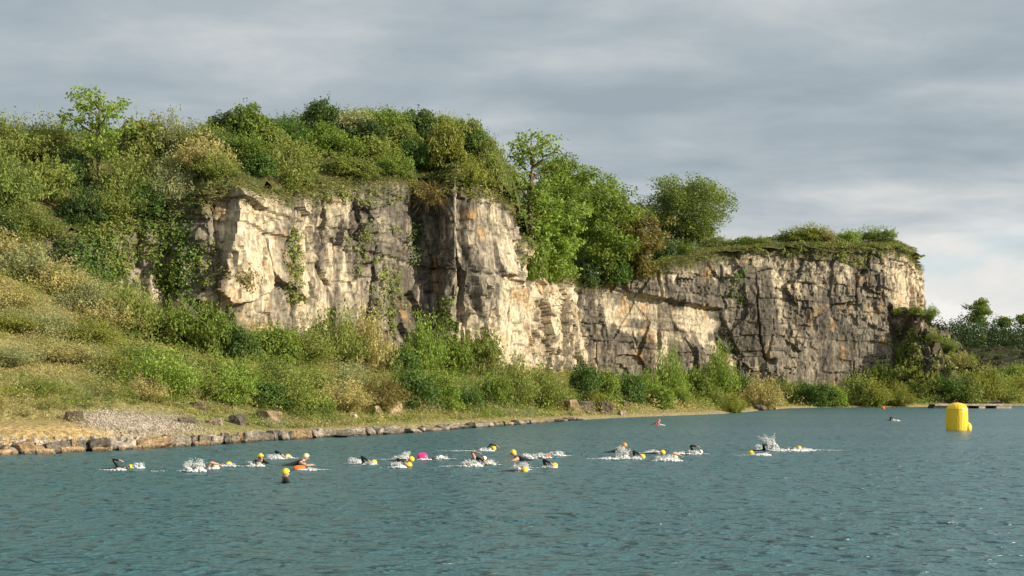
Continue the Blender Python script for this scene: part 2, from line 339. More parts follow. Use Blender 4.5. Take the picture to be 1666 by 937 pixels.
# ------------------------------------------------------------------ cliffs
def build_cliff(name, rows, du, dv, seed, fresh, dark_bias, win_m, bed_amt, top_rows=14):
    s, Q = cliff_path(rows, du); Nn = path_normals(Q, int(win_m / du))
    nu = len(s); zt = Q[:, 2]; zb = Q[:, 3] - 3.5
    nv = int((np.max(zt - zb)) / dv)
    v = np.linspace(0, 1, nv)
    Z = zb[:, None] + (zt - zb)[:, None] * v[None]
    U = np.repeat(s[:, None], nv, 1)
    hgt = Z - zb[:, None]; fromtop = zt[:, None] - Z
    big = 1.1 * fbm(U / 10, Z / 30, 0, 2, seed) + .35 * fbm(U / 3.2, Z / 12, 0, 2, seed + 3)
    wu = U + .28 * fbm(U / 2.5, Z / 3.5, 0, 3, seed + 5); wz = Z + .22 * fbm(U / 2.5, Z / 2.5, 4, 3, seed + 6) + .06 * U
    f1, c1, e1 = facet(wu / 4.8, wz / 6.5, seed + 10, 1.2, .70)
    f2, c2, e2 = facet(wu / 1.8, wz / 2.3, seed + 20, .85, .40)
    f3, c3, e3 = facet(wu / .7, wz / 1.0, seed + 25, .36, .16)
    # beds of uneven thickness, each cut by upright joints
    bz = Z + .5 * fbm(U / 16, Z / 25, 0, 2, seed + 30) + .04 * U + .12 * fbm(U / 1.5, Z / 1.5, 0, 2, seed + 33)
    rb_ = np.random.RandomState(seed); bounds = np.cumsum(rb_.choice([.35, .5, .7, 1.1, 1.9], 200) * rb_.uniform(.8, 1.2, 200)) - 30
    bed = np.searchsorted(bounds, bz).astype(float); bedr = _h(bed, bed * 0, bed * 0, seed + 31)
    jw = .7 + 1.9 * _h(bed, bed * 0, bed * 0, seed + 34); ju = np.floor(wu / jw + 7 * bedr); blk = _h(bed, ju, bed * 0, seed + 35)
    bl = bounds[np.clip(np.searchsorted(bounds, bz), 1, 199)] - bz; bl = np.minimum(bl, bz - bounds[np.clip(np.searchsorted(bounds, bz) - 1, 0, 199)])
    jf = wu / jw + 7 * bedr; jl_ = np.minimum(jf - np.floor(jf), np.ceil(jf) - jf) * jw
    zone = sst(-.25, .3, fbm(U / 9, Z / 6, 0, 2, seed + 77) + bed_amt)
    massive = sst(-.25, .3, fbm(U / 6, Z / 8, 5, 2, seed + 78))
    ck1 = np.abs(vn(wu / 3.1, Z / 15, 0, seed + 44)); ck2 = np.abs(vn(wu / 1.3 + .3 * Z / 9, Z / 9, 0, seed + 46)); cg = sst(-.2, .2, fbm(U / 4, Z / 6, 8, 2, seed + 45)); cg2 = sst(-.1, .3, fbm(U / 3, Z / 5, 9, 2, seed + 47))
    upper = sst(6, 1.5, fromtop)
    disp = big * (1 - .9 * bed_amt) + f1 * (1 - .75 * bed_amt) + f2 * (1 - .75 * massive) * (1 - 1.1 * bed_amt) + f3 * (1 - .6 * massive) * (1 - .8 * bed_amt) \
        + ((bedr - .5) * .52 + (blk - .5) * .50) * (1 - .2 * bed_amt) * np.maximum(zone * (1 - .5 * massive), .9 * upper) \
        - .18 * np.maximum(0, np.abs(fbm(U / 1.7, Z / 9, 0, 2, seed + 40)) - .25) + .05 * fbm(U / .6, Z / .6, 0, 3, seed + 50) \
        - .80 * sst(.07, .02, ck1) * cg - .28 * sst(.08, .03, ck2) * cg2 * sst(.0, .4, fbm(U / 4, Z / 3, 14, 2, seed + 48))
    slab = 0.
    if bed_amt > 0:                                # smooth pale slab under an overhanging ledge
        px0 = (CX + F * Q[:, 0] / Q[:, 1])[:, None]; py0 = HY - F * (Z - H) / Q[:, 1:2]
        led = sst(985, 1012, px0) * sst(1182, 1168, px0); dl = py0 - (466 + (px0 - 1000) * .21) - 3 * fbm(U / 2, Z / 9, 0, 2, 991)
        slab = led * sst(0, 2.5, dl) * sst(82, 45, dl + 14 * fbm(U / 4, Z / 3, 0, 2, 993))
        disp = disp * (1 - .8 * slab) - .75 * slab + .45 * led * sst(-34, -8, dl) * sst(3, 0, dl)
    disp = 1.9 * np.tanh(disp / 1.9) - .075 * hgt + .5
    disp = disp * sst(-.2, 1.6, fromtop + .9) + (-.075 * hgt - .6 + big * .7) * (1 - sst(-.2, 1.6, fromtop + .9))
    X = Q[:, 0:1] + Nn[:, 0:1] * disp; Y = Q[:, 1:2] + Nn[:, 1:2] * disp
    # rounded turf lip running back onto the hill
    k = np.arange(1, top_rows + 1)[None] / top_rows
    back = disp[:, -1:] * (1 - k) - 4.2 * k ** 1.3
    Xl = Q[:, 0:1] + Nn[:, 0:1] * back; Yl = Q[:, 1:2] + Nn[:, 1:2] * back
    Zl = zt[:, None] + .5 * sst(0, .5, k) + .25 * fbm(U[:, :1] / 1.5 + 0 * k, k * 3, 0, 2, seed + 60) - .35 * sst(.6, 1, k)
    # colour of the stone, with the far cliff's weaker sunlight painted in
    cream = np.array([.50, .425, .31]); grey = np.array([.27, .235, .185]) * (1 - .30 * bed_amt); dk = np.array([.10, .088, .074]); rust = np.array([.44, .26, .10])
    px = CX + F * X / Y; py = HY - F * (Z - H) / Y
    fm = np.zeros(U.shape)
    fm = fm + 1.1 * slab * sst(-.5, .3, fbm(U / 5, Z / 3, 0, 3, 995))
    for (x, y, rx, ry, am) in fresh: fm = fm + am * np.exp(-((px - x) / rx) ** 2 - ((py - y) / ry) ** 2)  # fresh stone, with sunlit faces and a shadowed stretch painted in
    w = fbm(U / 4.5, Z / 7, 0, 4, seed + 70) + .55 * (c1 - .5) + .35 * (c2 - .5) + .25 * (blk - .5) * zone + 1.2 * fm
    st = fbm(U / 1.0, Z / 9, 0, 4, seed + 80) * .8 + .6 * fbm(U / 6, Z / 5, 3, 4, seed + 81) + .45 * (bedr - .5) * zone + .25 * fbm(U / 5, Z / .8, 2, 3, seed + 83) * bed_amt
    n = U.size
    C = np.tile(grey, (n, 1)); C = lerp(C, cream, sst(-.22, .62, w - .38 * bed_amt).ravel())
    C = lerp(C, dk, (sst(.05, .60, st + dark_bias - .9 * fm) * .85).ravel())
    C = lerp(C, rust, (.5 * sst(.45, .9, fbm(U / 1.6, Z / 2.4, 7, 4, seed + 90) + .30 * np.clip(fm, 0, 1) - .05)).ravel())
    C = lerp(C, dk * .7, (np.maximum(.55 * sst(.16, .04, bl) * sst(-.1, .3, fbm(U / 4, Z / 2, 11, 2, seed + 96)), .7 * sst(.12, .03, jl_) * sst(0, .35, fbm(U / 3, Z / 3, 12, 2, seed + 97))) * np.maximum(zone, .8 * upper)).ravel())
    C = lerp(C, dk * .7, (np.maximum(  .6 * sst(.10, .03, ck1) * cg, .42 * sst(.12, .04, ck2) * cg2)).ravel())
    C = lerp(C, dk * .8, (.45 * np.maximum(sst(.05, 0, e1), .7 * sst(.05, 0, e2) * (1 - massive))).ravel())
    C = lerp(C, (.095, .10, .04), (.8 * sst(1.6, .2, fromtop + .8 * fbm(U / 2, Z / 2, 0, 2, seed + 95))).ravel())
    C = C.reshape(nu, nv, 3); Cl = np.tile(np.array([.10, .105, .036]), (nu, top_rows, 1))
    V = np.stack([np.hstack([X, Xl]), np.hstack([Y, Yl]), np.hstack([Z, Zl])], 2).reshape(-1, 3)
    m = new_mesh(name, V, grid_faces(nu, nv + top_rows), (M_ROCK,), False, {'tint': np.concatenate([C, Cl], 1).reshape(-1, 3)})
    return m, np.stack([np.hstack([X, Xl]), np.hstack([Y, Yl]), np.hstack([Z, Zl])], 2), nv
FRESH_LIGHT_A = [(405, 390, 48, 75, 1.0), (385, 350, 40, 30, .5), (880, 500, 60, 90, .85), (800, 400, 35, 70, .35), (425, 460, 30, 60, .7), (840, 560, 40, 60, .6), (640, 400, 60, 80, -.25), (760, 500, 50, 70, -.25)]  # fresh pale stone; the buttress's sun-facing right side is painted brighter too
FRESH_LIGHT_B = [(1130, 525, 35, 16, .5), (1475, 450, 32, 55, 1.7), (1110, 445, 60, 14, .5), (1215, 500, 30, 110, -.5), (1290, 560, 110, 50, -.1)]  # fresh stone, plus painted sun on the end face and a painted shadow stretch
ma, GA, nva = build_cliff('cliff_face', CLIFF_A, .17, .17, 3, FRESH_LIGHT_A, .11, 4.0, 0.0)
mb, GB, nvb = build_cliff('cliff_face', CLIFF_B, .20, .20, 203, FRESH_LIGHT_B, .42, 3.0, .55)  # dark bias holds stains and the painted dimness of a face off the sun
cA = tag(link('cliff', ma), 'tall cream and grey limestone cliff with a rounded buttress, covered by scrub on top', kind='structure')
cB = tag(link('cliff', mb), 'lower banded brown limestone cliff at the far end of the lake', kind='structure')

# rocky spur running down from the far cliff's end
def spur():
    n, m_ = 150, 70
    t = np.linspace(0, 1, n)[:, None]; w = np.linspace(-1, 1, m_)[None]
    ridge = np.array([(1385, 498, 205), (1430, 498, 198), (1475, 502, 190), (1505, 515, 190), (1540, 545, 190), (1568, 572, 189), (1590, 600, 188), (1615, 634, 187)])
    tt = np.linspace(0, 1, len(ridge)); rx = np.interp(t, tt, ridge[:, 0]); ry = np.interp(t, tt, ridge[:, 1]); rY = np.interp(t, tt, ridge[:, 2])
    X = WX(rx, rY); Z0 = WZ(ry, rY); wid = 3.5 + Z0 * .75
    Y = rY + w * wid
    X = X + 0 * w + .8 * fbm(X / 3 + 0 * w, Y / 3, 0, 2, 301)
    Z = .5 + (Z0 - .5) * (1 - np.abs(w) ** 1.25)
    env = sst(1, .75, np.abs(w))
    d1, d2, c1 = voro((X + fbm(X, Y)) / 2.2, (Y + 1.1 * Z) / 2.2, 311)
    fz = facet((X + fbm(X, Y)) / 1.6, (Y + 1.1 * Z) / 1.6, 317, .9, .55)[0]
    Z = Z + env * ((c1 - .5) * .9 + .55 * fz + .6 * fbm(X / 2.5, Y / 2.5, 0, 4, 305)) * sst(0, 4, Z0)
    Yd = Y - env * ((c1 - .5) * 1.2 + .7 * fz)
    q = fbm(X / 3, Y / 3, 0, 3, 320).ravel()
    C = np.tile(np.array([.105, .09, .07]), (n * m_, 1)); C = lerp(C, (.28, .22, .15), sst(.15, .7, q + (c1.ravel() - .5) * .8)); C = lerp(C, (.10, .105, .04), sst(.1, .55, -q))
    return new_mesh('spur', np.stack([X, Yd, Z], 2).reshape(-1, 3), grid_faces(n, m_), (M_ROCK,), False, {'tint': C})
sp = tag(link('rocky_spur', spur()), 'dark broken rock spur sloping down to the water from the cliff end', kind='structure')

# far hillside at the right, its shade put into the dark ground colours
xf = np.arange(90, 420, 2.5); yf = np.arange(300, 520, 2.5); FX, FY = np.meshgrid(xf, yf, indexing='ij'); fx_, fy_ = FX.ravel(), FY.ravel()
zf = 1.0 + 7.5 * sst(305, 345, fy_) + 9.5 * sst(352, 440, fy_) + 1.6 * fbm(fx_ / 18, fy_ / 18, 0, 4, 401) + 2.2 * sst(200, 320, fx_) * sst(300, 360, fy_)
qf = fbm(fx_ / 9, fy_ / 9, 0, 4, 405)
cf = lerp(np.tile(np.array([.06, .055, .032]), (len(fx_), 1)), (.055, .065, .022), sst(-.2, .5, qf)); cf = lerp(cf, (.10, .09, .075), sst(.25, .6, fbm(fx_ / 5, fy_ / 5, 3, 3, 409)) * .7)
far = tag(link('hill', new_mesh('far_hill', np.stack([fx_, fy_, zf], 1), grid_faces(len(xf), len(yf)), (M_SOIL,), True, {'tint': cf})), 'dark scrubby hillside beyond the spur', kind='structure')

# ------------------------------------------------------------------ ray casting onto the built ground
dg = bpy.context.evaluated_depsgraph_get()
BVH = {k: BVHTree.FromObject(o, dg) for k, o in (('low', low), ('up', up), ('ca', cA), ('cb', cB), ('sp', sp), ('far', far))}
EYE = Vector((0, 0, H))
def hit(px, py, only=None):
    d = Vector(((px - CX) / F, 1, (HY - py) / F)).normalized(); best = None
    for k, b in BVH.items():
        if only and k not in only: continue
        r = b.ray_cast(EYE, d, 2000)
        if r[0] is not None and (best is None or r[3] < best[1][3]): best = (k, r)
    return (best[1][0], best[1][1], best[0]) if best else None
def hit_down(px, py, only=None):
    for k in range(60):
        r = hit(px, py + 3 * k, only)
        if r: return r
    return None
def drop(x, y, only=('low', 'up', 'sp', 'far', 'ca', 'cb')):
    z = None
    for k in only:
        r = BVH[k].ray_cast(Vector((x, y, 200)), Vector((0, 0, -1)))
        if r[0] is not None and (z is None or r[0].z > z): z = r[0].z
    return z

# ------------------------------------------------------------------ lake
def spaced(lo, f0, f1, hi, fine, grow):
    a = list(np.arange(f0, f1, fine)); st = fine; x = f1
    while x < hi: a.append(x); st *= grow; x += st
    a.append(hi); st = fine * grow; x = f0 - st; pre = []
    while x > lo: pre.append(x); st *= grow; x -= st
    pre.append(lo); return np.array(pre[::-1] + a)
lx = spaced(-420, -24, 26, 420, .13, 1.10); ly = spaced(-60, 14, 46, 420, .11, 1.02)
LX, LY = np.meshgrid(lx, ly, indexing='ij')
wob = fbm(LX / 6, LY / 6, 0, 2, 501)
lz = .014 * fbm((LX + .35 * LY) / 1.1 + wob, LY / .7, 0, 3, 503) + .02 * vn((LX - .2 * LY) / .8, LY / .5, 0, 509)
lz += .016 * fbm((LX + .5 * LY) / .5, LY / .36, 0, 2, 521)
lz *= sst(95, 60, LY) * sst(50, 35, np.abs(LX - 5)) * sst(10, 14, LY)
def water_mat():
    m, t = mat('lake_water')
    tcn = N(t, 'ShaderNodeTexCoord')
    def nz(scale, sx, sy, rot, det, rough, dist=0.):
        mpn = N(t, 'ShaderNodeMapping'); mpn.inputs['Scale'].default_value = (sx, sy, 1); mpn.inputs['Rotation'].default_value = (0, 0, R(rot)); L(t, tcn.outputs['Object'], mpn.inputs[0])
        n = N(t, 'ShaderNodeTexNoise', i_Scale=scale, i_Detail=det, i_Roughness=rough, i_Distortion=dist); L(t, mpn.outputs[0], n.inputs['Vector']); return n.outputs[0]
    a = nz(3.0, .6, 1.2, 8, 2.0, .45, .5); b = nz(7.0, .8, 1.15, -14, 3.0, .55, .4); cc = nz(14.0, .8, 1.2, 8, 2.0, .5)
    gust = nz(.045, .5, 1.6, 5, 3.0, .55)
    amp = smooth_n(t, gust, .35, .65, .7, 1.2)
    peak = math_n(t, 'POWER', smooth_n(t, a, .46, .80), 1.3)
    hgt = math_n(t, 'MULTIPLY', math_n(t, 'ADD', math_n(t, 'MULTIPLY', peak, .20), math_n(t, 'ADD', math_n(t, 'MULTIPLY', b, .075), math_n(t, 'MULTIPLY', cc, .02))), amp)
    bu = N(t, 'ShaderNodeBump', i_Strength=1.0, i_Distance=1.0); L(t, hgt, bu.inputs['Height'])
    p = N(t, 'ShaderNodeBsdfPrincipled', i_Roughness=.30, i_IOR=1.333); p.inputs['Base Color'].default_value = (.038, .121, .144, 1)
    L(t, bu.outputs[0], p.inputs['Normal']); out(t, p.outputs[0]); return m
lake = tag(link('water', new_mesh('lake', np.stack([LX.ravel(), LY.ravel(), lz.ravel()], 1), grid_faces(len(lx), len(ly)), (water_mat(),), True)), 'rippled teal quarry lake', kind='structure')

# ------------------------------------------------------------------ foliage geometry
def rand_unit(rng, n):
    v = rng.normal(size=(n, 3)); return v / np.linalg.norm(v, axis=1)[:, None]
def leaf_arrays(P, Nn, size, rng, aspect=.62):
    n = len(P); Nn = Nn / (np.linalg.norm(Nn, axis=1)[:, None] + 1e-9)
    t = np.cross(Nn, rand_unit(rng, n)); t /= (np.linalg.norm(t, axis=1)[:, None] + 1e-9); b = np.cross(Nn, t)
    s = np.broadcast_to(np.asarray(size, float), (n,))[:, None]
    V = np.stack([P - t * s * .55, P + b * s * aspect * .5 + Nn * s * .08, P + t * s * .55, P - b * s * aspect * .5 + Nn * s * .08], 1).reshape(-1, 3)
    return V
def leaf_mesh(name, P, Nn, size, rng, tint, aspect=.62, m=None):
    V = leaf_arrays(P, Nn, size, rng, aspect); n = len(P)
    return new_mesh(name, V, np.arange(4 * n).reshape(n, 4), (m or M_LEAF,), False, {'tint': np.repeat(np.broadcast_to(tint, (n, 3)), 4, 0)})
def blob_crown(rng, nb, per, rad=(.22, .38), squash=.8, zc=.62, spread=.72, leaf=.085, fill=.25, low=.12):
    """leaf points of a bushy crown about 2 wide and 1.3 tall, foot at z=0: many lobes, each a shell of leaves"""
    Ps, Ns, Ss, Ts = [], [], [], []
    for i in range(nb):
        d = rand_unit(rng, 1)[0]; d[2] = abs(d[2]) * 1.1 - .38
        q = (rng.rand() ** .45) * spread
        c_ = np.array([d[0] * q, d[1] * q, zc + d[2] * q * squash]); r = rng.uniform(*rad) * (1.05 - .35 * q)
        if c_[2] - r < low * .3: c_[2] = low * .3 + r * .9
        n = int(per * (r / rad[1]) ** 2); u = rand_unit(rng, n); u[:, 2] = np.where(u[:, 2] < -.45, -u[:, 2], u[:, 2])
        rr = r * (1 - fill * rng.rand(n) ** 2) * (1 + .18 * fbm(u[:, 0] * 3 + i, u[:, 1] * 3, u[:, 2] * 3, 2, i))
        Ps.append(c_ + u * rr[:, None]); Ns.append(u * .75 + rand_unit(rng, n) * .8 + np.array([0, 0, .25]))
        Ss.append(leaf * rng.uniform(.65, 1.35, n)); Ts.append(np.full(n, rng.uniform(.78, 1.22)))
    for i in range(nb // 2):                      # skirt down to the ground
        a = rng.uniform(0, 6.28); q = rng.uniform(.35, 1) * spread; c_ = np.array([math.cos(a) * q, math.sin(a) * q, rng.uniform(.08, .25)]); r = rng.uniform(*rad) * .9
        n = int(per * .7 * (r / rad[1]) ** 2); u = rand_unit(rng, n); u[:, 2] = np.abs(u[:, 2]); Ps.append(c_ + u * r * (1 - fill * rng.rand(n, 1))); Ns.append(u * .75 + rand_unit(rng, n) * .8 + np.array([0, 0, .25])); Ss.append(leaf * rng.uniform(.65, 1.35, n)); Ts.append(np.full(n, rng.uniform(.78, 1.15)))
    # stray shoots break the outline
    for i in range(nb):
        d = rand_unit(rng, 1)[0]; d[2] = abs(d[2]) + .15; d /= np.linalg.norm(d)
        st = np.array([d[0] * spread, d[1] * spread, zc + d[2] * spread * squash]) * rng.uniform(.85, 1.0)
        k = rng.randint(5, 12); s_ = np.linspace(0, rng.uniform(.09, .20), k)[:, None]
        Ps.append(st + (d * .8 + np.array([0, 0, .5])) * s_ + rng.normal(size=(k, 3)) * .025); Ns.append(rand_unit(rng, k)); Ss.append(leaf * rng.uniform(.6, 1.0, k)); Ts.append(np.full(k, 1.12))
    return np.vstack(Ps), np.vstack(Ns), np.concatenate(Ss), np.concatenate(Ts)
def wispy_crown(rng, ns, per, leaf=.07, arch=.5):
    Ps, Ns, Ss, Ts = [], [], [], []
    for i in range(ns):
        a = rng.uniform(0, 2 * math.pi); lean = rng.uniform(.05, 1.0) ** .8; ln = rng.uniform(.75, 1.35) * (1.15 - .25 * lean)
        s_ = np.sort(rng.rand(per) ** .7) * .95 + .05
        r = lean * (s_ ** 1.2) * .95; z = ln * (s_ - arch * lean * s_ ** 2.4)
        b0 = np.array([math.cos(a), math.sin(a)]) * rng.uniform(0, .3)
        wob = rng.normal(size=2) * .12
        P = np.stack([b0[0] + math.cos(a) * r + wob[0] * s_ ** 2, b0[1] + math.sin(a) * r + wob[1] * s_ ** 2, np.maximum(z, .02)], 1) + rng.normal(size=(per, 3)) * (.035 + .03 * s_[:, None])
        Ps.append(P); Ns.append(rand_unit(rng, per) + np.array([0, 0, .3])); Ss.append(leaf * rng.uniform(.6, 1.4, per)); Ts.append(np.full(per, rng.uniform(.72, 1.25)))
    return np.vstack(Ps), np.vstack(Ns), np.concatenate(Ss), np.concatenate(Ts)
def tint3(T): return np.stack([T, T, T], 1)

CROWN, STEM, RAW = {}, {}, {}
def tube_mesh(name, paths, m, sides=6):
    V, Fq = [], []
    for path in paths:
        P = np.array([p[:3] for p in path]); r = np.array([p[3] for p in path]); n0 = sum(len(v) for v in V)
        d = np.gradient(P, axis=0); d /= np.linalg.norm(d, axis=1)[:, None] + 1e-9
        ref = np.array([.31, .95, .05]); a = np.cross(d, ref); a /= np.linalg.norm(a, axis=1)[:, None] + 1e-9; b = np.cross(d, a)
        th = np.arange(sides) / sides * 2 * math.pi
        ring = P[:, None] + r[:, None, None] * (np.cos(th)[None, :, None] * a[:, None] + np.sin(th)[None, :, None] * b[:, None])
        V.append(ring.reshape(-1, 3))
        for i in range(len(P) - 1):
            for j in range(sides):
                Fq.append((n0 + i * sides + j, n0 + i * sides + (j + 1) % sides, n0 + (i + 1) * sides + (j + 1) % sides, n0 + (i + 1) * sides + j))
    return new_mesh(name, np.vstack(V), np.array(Fq), (m,), True)
def stems(rng, n, spread, h, r=.03):
    ps = []
    for i in range(n):
        a = rng.uniform(0, 6.28); q = rng.uniform(.2, 1) * spread; ps.append([(math.cos(a) * q * t ** 1.2 + .03 * math.sin(9 * t + i), math.sin(a) * q * t ** 1.2, -.12 + (h + .12) * t, r * (1.1 - t)) for t in np.linspace(0, 1, 6)])
    return ps
for i in range(5):
    rng = np.random.RandomState(100 + i); P, Nn, s_, T = blob_crown(rng, 26 + 3 * i, 280, leaf=.080, zc=.52, spread=.75); RAW['round', i] = (P, Nn, s_, T)
    CROWN['round', i] = leaf_mesh('round_foliage', P, Nn, s_, rng, tint3(T)); STEM['round', i] = tube_mesh('stems', stems(rng, 6, .5, .8), M_BARK)
for i in range(5):
    rng = np.random.RandomState(200 + i); P, Nn, s_, T = wispy_crown(rng, 150, 44, leaf=.075); RAW['wispy', i] = (P, Nn, s_, T)
    CROWN['wispy', i] = leaf_mesh('wispy_foliage', P, Nn, s_, rng, tint3(T), .45); STEM['wispy', i] = tube_mesh('stems', stems(rng, 9, .6, .9, .022), M_TWIG)
for i in range(3):
    rng = np.random.RandomState(300 + i); P, Nn, s_, T = blob_crown(rng, 70, 100, rad=(.13, .24), squash=.66, zc=.5, spread=.85, leaf=.07)
    CROWN['clumpy', i] = leaf_mesh('clumpy_foliage', P, Nn, s_, rng, tint3(T)); STEM['clumpy', i] = tube_mesh('stems', stems(rng, 6, .6, .8), M_BARK)

C = dict(olive=(.185, .222, .055), tan=(.33, .295, .13), green=(.14, .20, .035), bright=(.16, .23, .042), lime=(.155, .205, .052), dark=(.06, .10, .028), grey=(.25, .27, .135),
         brown=(.19, .165, .055), yellow=(.21, .23, .045), deep=(.08, .14, .03))
C = {k: tuple(1.1 * q for q in v) for k, v in C.items()}; C['bright'] = tuple(1.1 * q for q in C['bright'])
shrub_n = [0]
def shrub(x, y, w, h, kind, colour, label, group, name='shrub', cat='shrub', only=None, pos=None, sink=.16, dy=0.):
    """foot at photo pixel (x, y) of the built ground; w and h in photo pixels at that distance"""
    shrub_n[0] += 1; i = shrub_n[0]; rng = np.random.RandomState(1000 + i)
    if pos is None:
        r = hit_down(x, y, only)
        if r is None: return None
        pos = r[0]
    if dy: pos = Vector((pos.x * (1 + dy / pos.y), pos.y + dy, pos.z))
    m_ = pos.y / F
    v = rng.randint(3 if kind == 'clumpy' else 5)
    root = tag(link(name, None, loc=(pos.x, pos.y, pos.z - sink * h * m_)), label, cat, group)
    root.rotation_euler.z = rng.uniform(0, 6.28); sz = h * (1 + sink) * m_ / 1.28
    root.scale = (w * m_ / 2 / .98, w * m_ / 2 / .98, sz)
    f = link('foliage', CROWN[kind, v], root); st = link('stem', STEM[kind, v], root)
    cc = np.array(C[colour]) * rng.uniform(.88, 1.12); f.color = (*cc, 1)
    return root

ORD = ['leftmost', 'second from left', 'third from left', 'fourth from left', 'fifth from left', 'sixth from left', 'seventh from left', 'eighth from left', 'ninth from left', 'tenth from left',
       'eleventh from left', 'twelfth from left', 'thirteenth from left', 'fourteenth from left', 'fifteenth from left', 'sixteenth from left', 'seventeenth from left', 'eighteenth from left']
WORD = dict(lime='soft green', olive='olive', tan='straw-tinted', green='mid green', bright='bright green', dark='dark green', grey='grey-green', brown='brownish', yellow='yellow-green', deep='deep green')
LOOK = dict(round='rounded', wispy='feathery', clumpy='bushy')
def band(rows, where, group, only=None, kindword='shrub'):
    rows = sorted(rows)
    for k, (x, y, w, h, kind, colour) in enumerate(rows):
        shrub(x, y, w, h, kind, colour, f'{LOOK[kind]} {WORD[colour]} {kindword}, {ORD[k]} in {where}', group, only=only)

UP = ('up', 'ca', 'cb')
band([(15, 262, 125, 78, 'wispy', 'olive'), (80, 258, 110, 70, 'wispy', 'olive'), (228, 250, 100, 72, 'round', 'olive'), (272, 248, 85, 72, 'wispy', 'grey'), (335, 244, 95, 50, 'wispy', 'olive'),
      (372, 225, 80, 50, 'round', 'dark'), (405, 236, 95, 78, 'round', 'green'), (462, 232, 90, 52, 'clumpy', 'deep'), (525, 215, 80, 64, 'round', 'dark'), (575, 222, 90, 55, 'clumpy', 'grey'),
      (632, 222, 95, 56, 'clumpy', 'green'), (682, 228, 90, 58, 'round', 'deep'), (722, 225, 70, 50, 'clumpy', 'olive'), (762, 245, 80, 60, 'round', 'olive'), (795, 285, 62, 75, 'clumpy', 'olive')],
     'skyline row on the big cliff', 'shrubs along the skyline of the big cliff', UP)
band([(5, 335, 120, 95, 'wispy', 'lime'), (75, 325, 110, 85, 'clumpy', 'olive'), (110, 300, 90, 70, 'round', 'dark'), (215, 325, 110, 90, 'wispy', 'olive'), (262, 330, 80, 72, 'wispy', 'grey'), (285, 285, 85, 50, 'round', 'dark'), (328, 282, 110, 66, 'wispy', 'tan'),
      (395, 262, 110, 48, 'clumpy', 'green'), (480, 268, 110, 45, 'clumpy', 'olive'), (545, 256, 110, 50, 'clumpy', 'green'), (610, 262, 105, 48, 'clumpy', 'olive'), (672, 270, 80, 52, 'round', 'deep')],
     'middle row above the cliff brink', 'shrubs on the slope of the big cliff top', UP)
band([(-5, 392, 110, 62, 'clumpy', 'dark'), (50, 382, 100, 62, 'wispy', 'olive'), (95, 372, 100, 66, 'clumpy', 'deep'), (140, 360, 90, 70, 'clumpy', 'dark'), (190, 355, 90, 66, 'wispy', 'olive'), (235, 350, 100, 70, 'clumpy', 'deep'), (285, 340, 90, 66, 'wispy', 'grey'), (318, 318, 70, 50, 'wispy', 'tan')],
     'row on the left brink', 'shrubs on the shaded left brink', UP)
band([(352, 290, 80, 50, 'wispy', 'olive'), (420, 285, 75, 46, 'round', 'deep'), (500, 292, 80, 44, 'round', 'olive'), (530, 240, 85, 46, 'round', 'green'), (590, 292, 70, 40, 'clumpy', 'olive'), (598, 236, 80, 46, 'round', 'dark'), (655, 245, 80, 48, 'round', 'olive'), (690, 295, 60, 40, 'clumpy', 'olive'), (705, 250, 75, 52, 'round', 'dark'), (765, 300, 60, 50, 'wispy', 'yellow'), (778, 262, 70, 56, 'round', 'deep'), (440, 245, 80, 46, 'round', 'olive'), (365, 252, 80, 44, 'clumpy', 'deep')],
     'third row on the big cliff top', 'shrubs on the slope of the big cliff top', UP)
shrub(462, 306, 100, 86, 'wispy', 'olive', 'large feathery olive bush leaning over the cream patch of the cliff brink', 'shrubs at the cliff brink', only=UP)
shrub(436, 302, 56, 34, 'clumpy', 'olive', 'small olive tuft of a bush on the brink over the cream patch', 'shrubs at the cliff brink', only=UP)
shrub(725, 268, 82, 80, 'round', 'yellow', 'dense round yellow-green bush standing alone above the buttress', 'shrubs at the cliff brink', only=UP)
shrub(560, 285, 90, 40, 'clumpy', 'olive', 'low spreading olive bush on the brink left of the dead hanging bush', 'shrubs at the cliff brink', only=UP)
shrub(640, 285, 80, 42, 'clumpy', 'green', 'low green bush on the brink just above the dead hanging bush', 'shrubs at the cliff brink', only=UP)
shrub(800, 300, 55, 60, 'round', 'olive', 'dull olive bush at the right shoulder of the buttress', 'shrubs at the cliff brink', only=UP)

